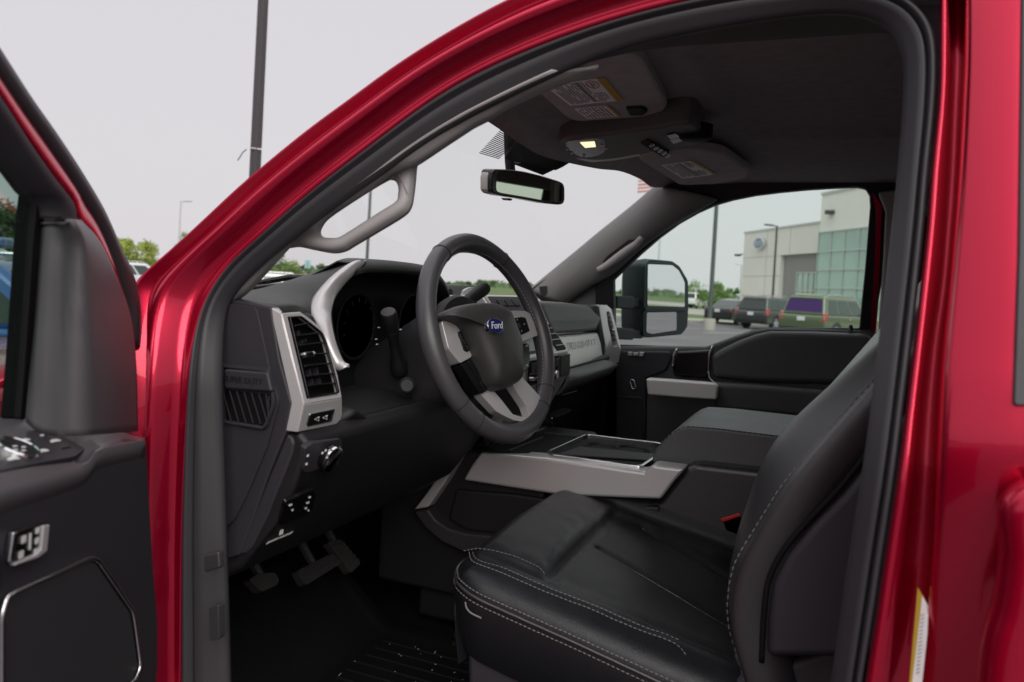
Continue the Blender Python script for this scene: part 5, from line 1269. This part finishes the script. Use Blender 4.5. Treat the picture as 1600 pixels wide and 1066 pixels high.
build('door_panel_front', MB().prism(onY(1.86, [(962,548),(1046,549),(1050,560),(1040,580),(1010,592),(1008,720),(962,720)]), (0, .02, 0)), M['dash'], pd_, bevel=.008, seg=3)
build('gloss_band', MB().prism(onY(1.85, [(1057,549),(1112,547),(1107,562),(1106,592),(1052,588),(1050,572)]), (0, .03, 0)), M['gloss'], pd_, bevel=.008, seg=3)
mb = MB(); mb.tube(resample(onY(1.846, [(1058,545),(1053,556),(1051,572)]), 10), .0035, 8); build('chrome_strip', mb, M['chrome'], pd_, 180)
mb = MB(); mb.tube(resample(onY(1.844, [(1114,540),(1109,552),(1107,566),(1107,582),(1110,592),(1119,599)]), 14), .0035, 8); build('chrome_strip', mb, M['chrome'], pd_, 180)
build('pull_handle', MB().prism(onY(1.77, [(1009,592),(1060,595.5),(1117,600),(1121,604),(1119,625),(1060,621),(1012,617)]), (0, .055, 0)), M['lightsilver'], pd_, bevel=.008, seg=4)
mb = MB(); mb.tube(roundpoly(onY(1.855, [(984,594),(990,593),(994,607),(988,608)]), .006), .0022, 6, closed=True); build('lock_knob', mb, M['chrome'], pd_, 180)
mb = MB(); mb.tube(resample(onY(1.855, [(964,620),(990,621.5),(999,622.5),(1002,628),(1004,660),(1004,710)]), 24), .003, 8); build('speaker_edge', mb, M['dash'], pd_, 180)
for c in ([(981,550),(987,550),(987,556),(981,556)], [(989,551),(997,551),(997,556),(989,556)], [(999,550),(1006,551),(1004,557),(998,557)]): build('window_switch', MB().prism(onY(1.85, c), (0, .012, 0)), M['silver'], pd_, bevel=.002)
build('corner_trim', MB().prism(onY(1.872, [(957,430),(961,541),(934,541),(925,500),(900,476),(878,474),(900,452),(930,434)]), (0, .03, 0)), M['doorp'], pd_, bevel=.006)
build('door_pin', MB().lathe(PY(1329, 516, 1.87), (0, 0, 1), [(.006, -.01), (.006, .012), (.004, .016), (0, .016)], 12), M['gloss'], pd_)
P = [SP(u, v, .14) for u, v in [(1372,300),(1402,296),(1402,420),(1380,540),(1370,560),(1374,500),(1381,400),(1384,330)]]; build('inner_pillar', MB().prism(P, (0, .03, 0)), M['pillar'], truck, bevel=.008)
# passenger A-pillar trim with its grab handle
e0 = [(828,453),(862,425),(900,394),(930,369),(960,345),(985,325),(1005,308),(1026,290)]; e1 = [(880,476),(918,450),(955,428),(978,408),(1003,386),(1030,366),(1060,346),(1120,312)]
A = resample([SP(u, v, .10) for u, v in e0], 40); Bq = resample([SP(u, v, .125) for u, v in e1], 40)
rows = [[p+V(-.01, .04, .01) for p in A], A]+[[lerp(a, b, t)+V(.004, -.03*math.sin(math.pi*t)**.7, .0) for a, b in zip(A, Bq)] for t in (.12, .3, .5, .7, .88)]+[Bq, [p+V(0, .04, 0) for p in Bq]]
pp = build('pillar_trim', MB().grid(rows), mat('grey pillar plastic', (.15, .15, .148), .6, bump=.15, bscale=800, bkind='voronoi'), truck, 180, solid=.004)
build('dash_corner_panel', MB().prism([SP(u, v, .11) for u, v in [(826,453),(862,428),(900,446),(885,478),(846,472)]], (0, .05, 0)), M['dashtop'], pp, bevel=.006)
path = resample([SP(u, v, .155) for u, v in zM((478,150),(520,128),(580,85),(640,40),(690,5),(720,-30))], 30)
build('grab_handle', MB().tube(path, [.010+.004*math.sin(math.pi*i/29) for i in range(30)], 12), M['pillar'], pp, 180)
P = [SP(u, v, .150) for u, v in zM((500,108),(530,70),(590,25),(650,-20),(690,-20),(660,12),(600,62),(540,106))]; build('handle_recess', MB().prism(roundpoly(P, .006), (0, .01, 0)), M['dashdark'], pp, bevel=.003)
P = [SP(u, v, .142) for u, v in zM((148,240),(190,236),(198,296),(160,300))]; build('pillar_speaker', MB().prism(P, (0, .01, 0)), M['dash'], pp, bevel=.003)
# passenger side mirror
mo2, mn2 = V(-.045, 2.2, 1.6), V(.93, -.36, .0).normalized()
def mp(pts, d=0.): return onP(mo2+mn2*d, mn2, pts)
ou = roundpoly(mp(zH((212,325),(232,304),(318,311),(345,330),(377,385),(378,480),(374,560),(352,588),(230,600),(205,590),(208,480))), .012, 4)
hs = MB(); cc = sum(ou, V(0,0,0))/len(ou)
rows = [ou]+[[cc+(p-cc)*s_-mn2*d_+V(-.0, -.0, 0) for p in ou] for s_, d_ in ((1.02, .03), (.98, .07), (.88, .11), (.6, .145))]
hs.loft(rows); sm2 = build('side_mirror', hs, M['tealplastic'], truck, 60, bevel=.003)
build('mirror_glass', MB().prism(roundpoly(mp(zH((224,322),(316,326),(340,345),(363,390),(363,484),(222,480)), .003), .010), -mn2*.004), M['mirror'], sm2, 0)
build('spotter_glass', MB().prism(roundpoly(mp(zH((220,505),(332,503),(332,572),(240,586),(218,580)), .003), .008), -mn2*.004), M['mirror'], sm2, 0)
build('mirror_divider', MB().prism(mp(zH((215,484),(368,488),(368,500),(215,500)), .006), -mn2*.006), M['tealplastic'], sm2, bevel=.002)
for (y0_, y1_) in ((462, 483), (512, 531)):
    a0, a1 = PY(955, (y0_+y1_)/2-1, 1.93), PY(998, (y0_+y1_)/2+1, 2.10); w = abs(PY(960, y0_, 2.0).z-PY(960, y1_, 2.0).z)
    build('mirror_arm', MB().bar(a0, lerp(a0, a1, .62), .05, w*.95).bar(lerp(a0, a1, .55), a1, .04, w*.7), M['tealplastic'], sm2, bevel=.006)

# ------------------------------------------------------------------ open driver door
dh = R_(65); ddir = V(math.cos(dh), -math.sin(dh), 0); dnn = V(math.sin(dh), math.cos(dh), 0); dhp = V(-.25, -.05, 0)
def dd(pts, d=0.): return onP(dhp+dnn*d, dnn, pts)
def zB(*p): return zz(0, 380, 1.5533, p)
def zR(*p): return zz(0, 260, 2.536, p)
def zA(*p): return zz(0, 0, 2.538, p)
def zV(*p): return zz(0, 640, 4.1, p)
low = dd([(-120,812),(0,766),(60,749),(129,728),(146,712),(158,702),(226,688),(233,692),(236,760),(243,880),(250,965),(250,1038),(240,1130),(-120,1130)], .045)
door = build('driver_door', MB().prism(low, -dnn*.09), M['dash'], truck, bevel=.010, seg=4)
lf = resample(dd([(-120,812),(0,766),(60,749),(129,728),(146,712),(158,702),(226,688)], .045), 30); lb = resample(dd([(-120,650),(0,655),(40,655),(68,658),(138,677),(190,676),(228,684)], -.03), 30)
build('door_ledge', MB().grid([[p+V(0, 0, -.02) for p in lf], [p+dnn*.002+V(0, 0, -.006) for p in lf], lf, [lerp(a, b, .5)+V(0, 0, .002) for a, b in zip(lf, lb)], lb, [p-dnn*.02 for p in lb]]), M['sailp'], door, 60, solid=.004)
# skin
w0 = V(dhp.x, dhp.y, 0)
build('door_skin', MB().prism([w0+ddir*t+V(0, 0, z)-dnn*.075 for t, z in ((-.03, .72), (1.0, .72), (1.0, 1.44), (-.03, 1.42))], dnn*.03), M['red'], door, bevel=.01)
# window frame strips
def strip2(name, a, b, da, db, m, bulge=.006, n=40, par=door):
    A, Bq = resample(dd(a, da), n), resample(dd(b, db), n)
    rows = [[p-dnn*.02 for p in A], A, [lerp(p, q, .3)+dnn*bulge for p, q in zip(A, Bq)], [lerp(p, q, .7)+dnn*bulge for p, q in zip(A, Bq)], Bq, [p-dnn*.02 for p in Bq]]
    return build(name, MB().grid(rows), M[m], par, 180, solid=.002)
e_sky = zA((-160,-30),(0,215),(100,370),(200,510),(300,660),(390,810),(440,920),(480,1010))+zR((478,330),(510,400),(535,470),(545,560),(545,700))
e_br = zA((-160,60),(0,305),(100,450),(200,590),(300,740),(385,880),(430,980),(460,1066))+zR((460,410),(485,490),(505,560),(512,620),(518,720))
e_rg = zA((-160,150),(0,395),(100,550),(200,690),(245,745),(290,810),(300,880),(340,915),(385,985),(420,1066))+zR((420,400),(450,490),(480,560),(500,640),(512,720))
e_gl = zA((-160,340),(0,565),(60,655),(100,710),(140,765),(165,790),(185,830),(190,870))
strip2('frame_seal', e_sky, e_br, -.035, -.025, 'rubber', .008)
strip2('frame_skin', e_br, e_rg, -.028, -.02, 'red', .004)
e_rg2 = zA((-160,150),(0,395),(100,550),(200,690),(245,745),(290,810),(300,880),(296,905))
strip2('frame_trim', e_rg2, e_gl, -.015, -.02, 'dash', .010)
# sail panel
hts = [(222,[178,214,250,286,316]), (300,[172,205,265,318,385]), (420,[163,195,252,328,443]), (600,[150,180,240,335,509]), (800,[130,165,225,345,531]), (1050,[105,155,215,352,537])]
dps = [-.022, -.010, .004, .034, -.005]
rows = []
for hgt, xs_ in hts: rows.append([dd(zR((x, hgt+(14 if (hgt == 1050 and i in (2, 3)) else (-40 if hgt == 1050 and i == 0 else 0)))), d)[0] for i, (x, d) in enumerate(zip(xs_, dps))])
cols = [resample([r[i] for r in rows], 30) for i in range(5)]
fine = [resample([c[k] for c in cols], 25) for k in range(30)]
fine = [[p-dnn*.006 for p in fine[0]]]+fine
build('sail_panel', MB().grid(fine), M['sailp'], door, 180, solid=.003)
build('sail_backing', MB().prism(dd(zR((214,208),(240,196),(284,214),(284,250),(214,250)), -.012), -dnn*.01), M['dashdark'], door, 0)
P = dd(zR((150,112),(182,150),(178,222),(163,420),(150,600),(130,800),(104,1004),(80,1000),(100,760),(118,500),(135,250)), -.028); build('glass_channel', MB().prism(P, -dnn*.02), M['black'], door, bevel=.002)
gp = dd(zA((-500,-190),(0,560),(140,765),(152,800),(110,1180),(85,1680),(-500,1690)), -.034); build('door_glass', MB().prism(gp, -dnn*.004), M['tint2'], door, 0)
# mirror switch on the ledge
l0, l1, l2 = dd([(0,766)], .045)[0], dd([(129,728)], .045)[0], dd([(68,658)], -.03)[0]; ln = (l1-l0).cross(l2-l0).normalized()
if ln.z < 0: ln = -ln
def lg(pts, d=0.): return onP(l0+ln*d, ln, pts)
build('switch_plate', MB().prism(roundpoly(lg(zV((-120,200),(70,150),(270,125),(330,130),(550,250),(480,300),(250,340),(-120,420)), .004), .006), -ln*.008), M['dash'], door, bevel=.002)
kc = lg(zV((112,250)), .006)[0]
build('mirror_knob', MB().lathe(kc, ln, [(.020, -.003), (.0198, .002), (.0180, .0032), (.0168, .0022), (0, .0022)], 32), M['chrome'], door)
build('knob_face', MB().lathe(kc, ln, [(.0166, .001), (.0166, .0026), (0, .003)], 24), M['gloss'], door)
mb = MB()
for x, y in ((95,235),(150,240),(100,258),(150,262)): mb.box(lg(zV((x, y)), .0094)[0], (.0016, .0016, .0003))
for x, y, w in ((268,165,.0016),(345,200,.005),(265,265,.005),(75,315,.005),(155,195,.004)): mb.box(lg(zV((x, y)), .0045)[0], (w*.7, w, .0006))
build('switch_icons', mb, M['white'], door, 0)
build('ledge_slot', MB().prism(lg(zV((395,245),(450,235),(455,240),(400,252)), .0045), -ln*.002), M['black'], door, 0)
# lock switch
P = roundpoly(dd([(20,832),(60,818),(78,818),(74,862),(58,874),(14,883)], .048), .004); lk = build('lock_switch_panel', MB().prism(P, -dnn*.006), M['gloss'], door, bevel=.002)
build('panel_strip', MB().prism(dd([(22,832),(29,830),(23,876),(15,880)], .051), -dnn*.005), M['chrome'], door, bevel=.0015)
build('panel_strip', MB().prism(dd([(69,822),(78,820),(74,861),(60,872),(24,884),(26,880),(58,866),(65,858)], .051), -dnn*.005), M['silver'], door, bevel=.0015)
mb = MB()
for u, v, s_ in ((37,843,.0028),(33,867,.0028),(59,829,.0022),(58,845,.0022),(56,862,.0022),(61,866,.0015)): 
    c = dd([(u, v)], .049)[0]; mb.box(c, (s_, .0006, s_*1.0), (ddir, dnn, V(0, 0, 1)))
c = dd([(47,846)], .049)[0]; mb.box(c, (.0008, .0006, .007), (ddir, dnn, V(0, 0, 1))); build('lock_icons', mb, M['white'], door, 0)
# speaker grille with its bright ring
P = roundpoly(dd([(2,965),(10,934),(22,926),(140,872),(152,874),(208,955),(220,1040),(212,1062),(190,1080),(2,1140)], .048), .012); build('speaker_ring', MB().tube(P, .0026, 8, closed=True), M['chrome'], door, 180)
build('speaker_grille', MB().prism(dd([(6,966),(14,938),(26,929),(140,876),(150,878),(204,957),(216,1040),(208,1060),(186,1078),(6,1138)], .0475), -dnn*.006), M['flange'], door, bevel=.003)
build('ledge_pad', MB().prism(roundpoly(dd([(-60,850),(-10,845),(4,860),(5,900),(-2,950),(-60,980)], .052), .008), -dnn*.01), M['dashdark'], door, bevel=.004)
mb = MB(); c = PL(257, 909, dhp+dnn*.02, dnn); mb.lathe(c+V(0, 0, -.008), (0, 0, 1), [(.005, 0), (.005, .016)], 12); mb.bar(c+V(-.004, 0, .004), c+V(.014, .006, .005), .006, .004); mb.bar(c+V(-.004, 0, -.004), c+V(.016, .006, -.003), .006, .004); build('door_check', mb, M['silver'], door)
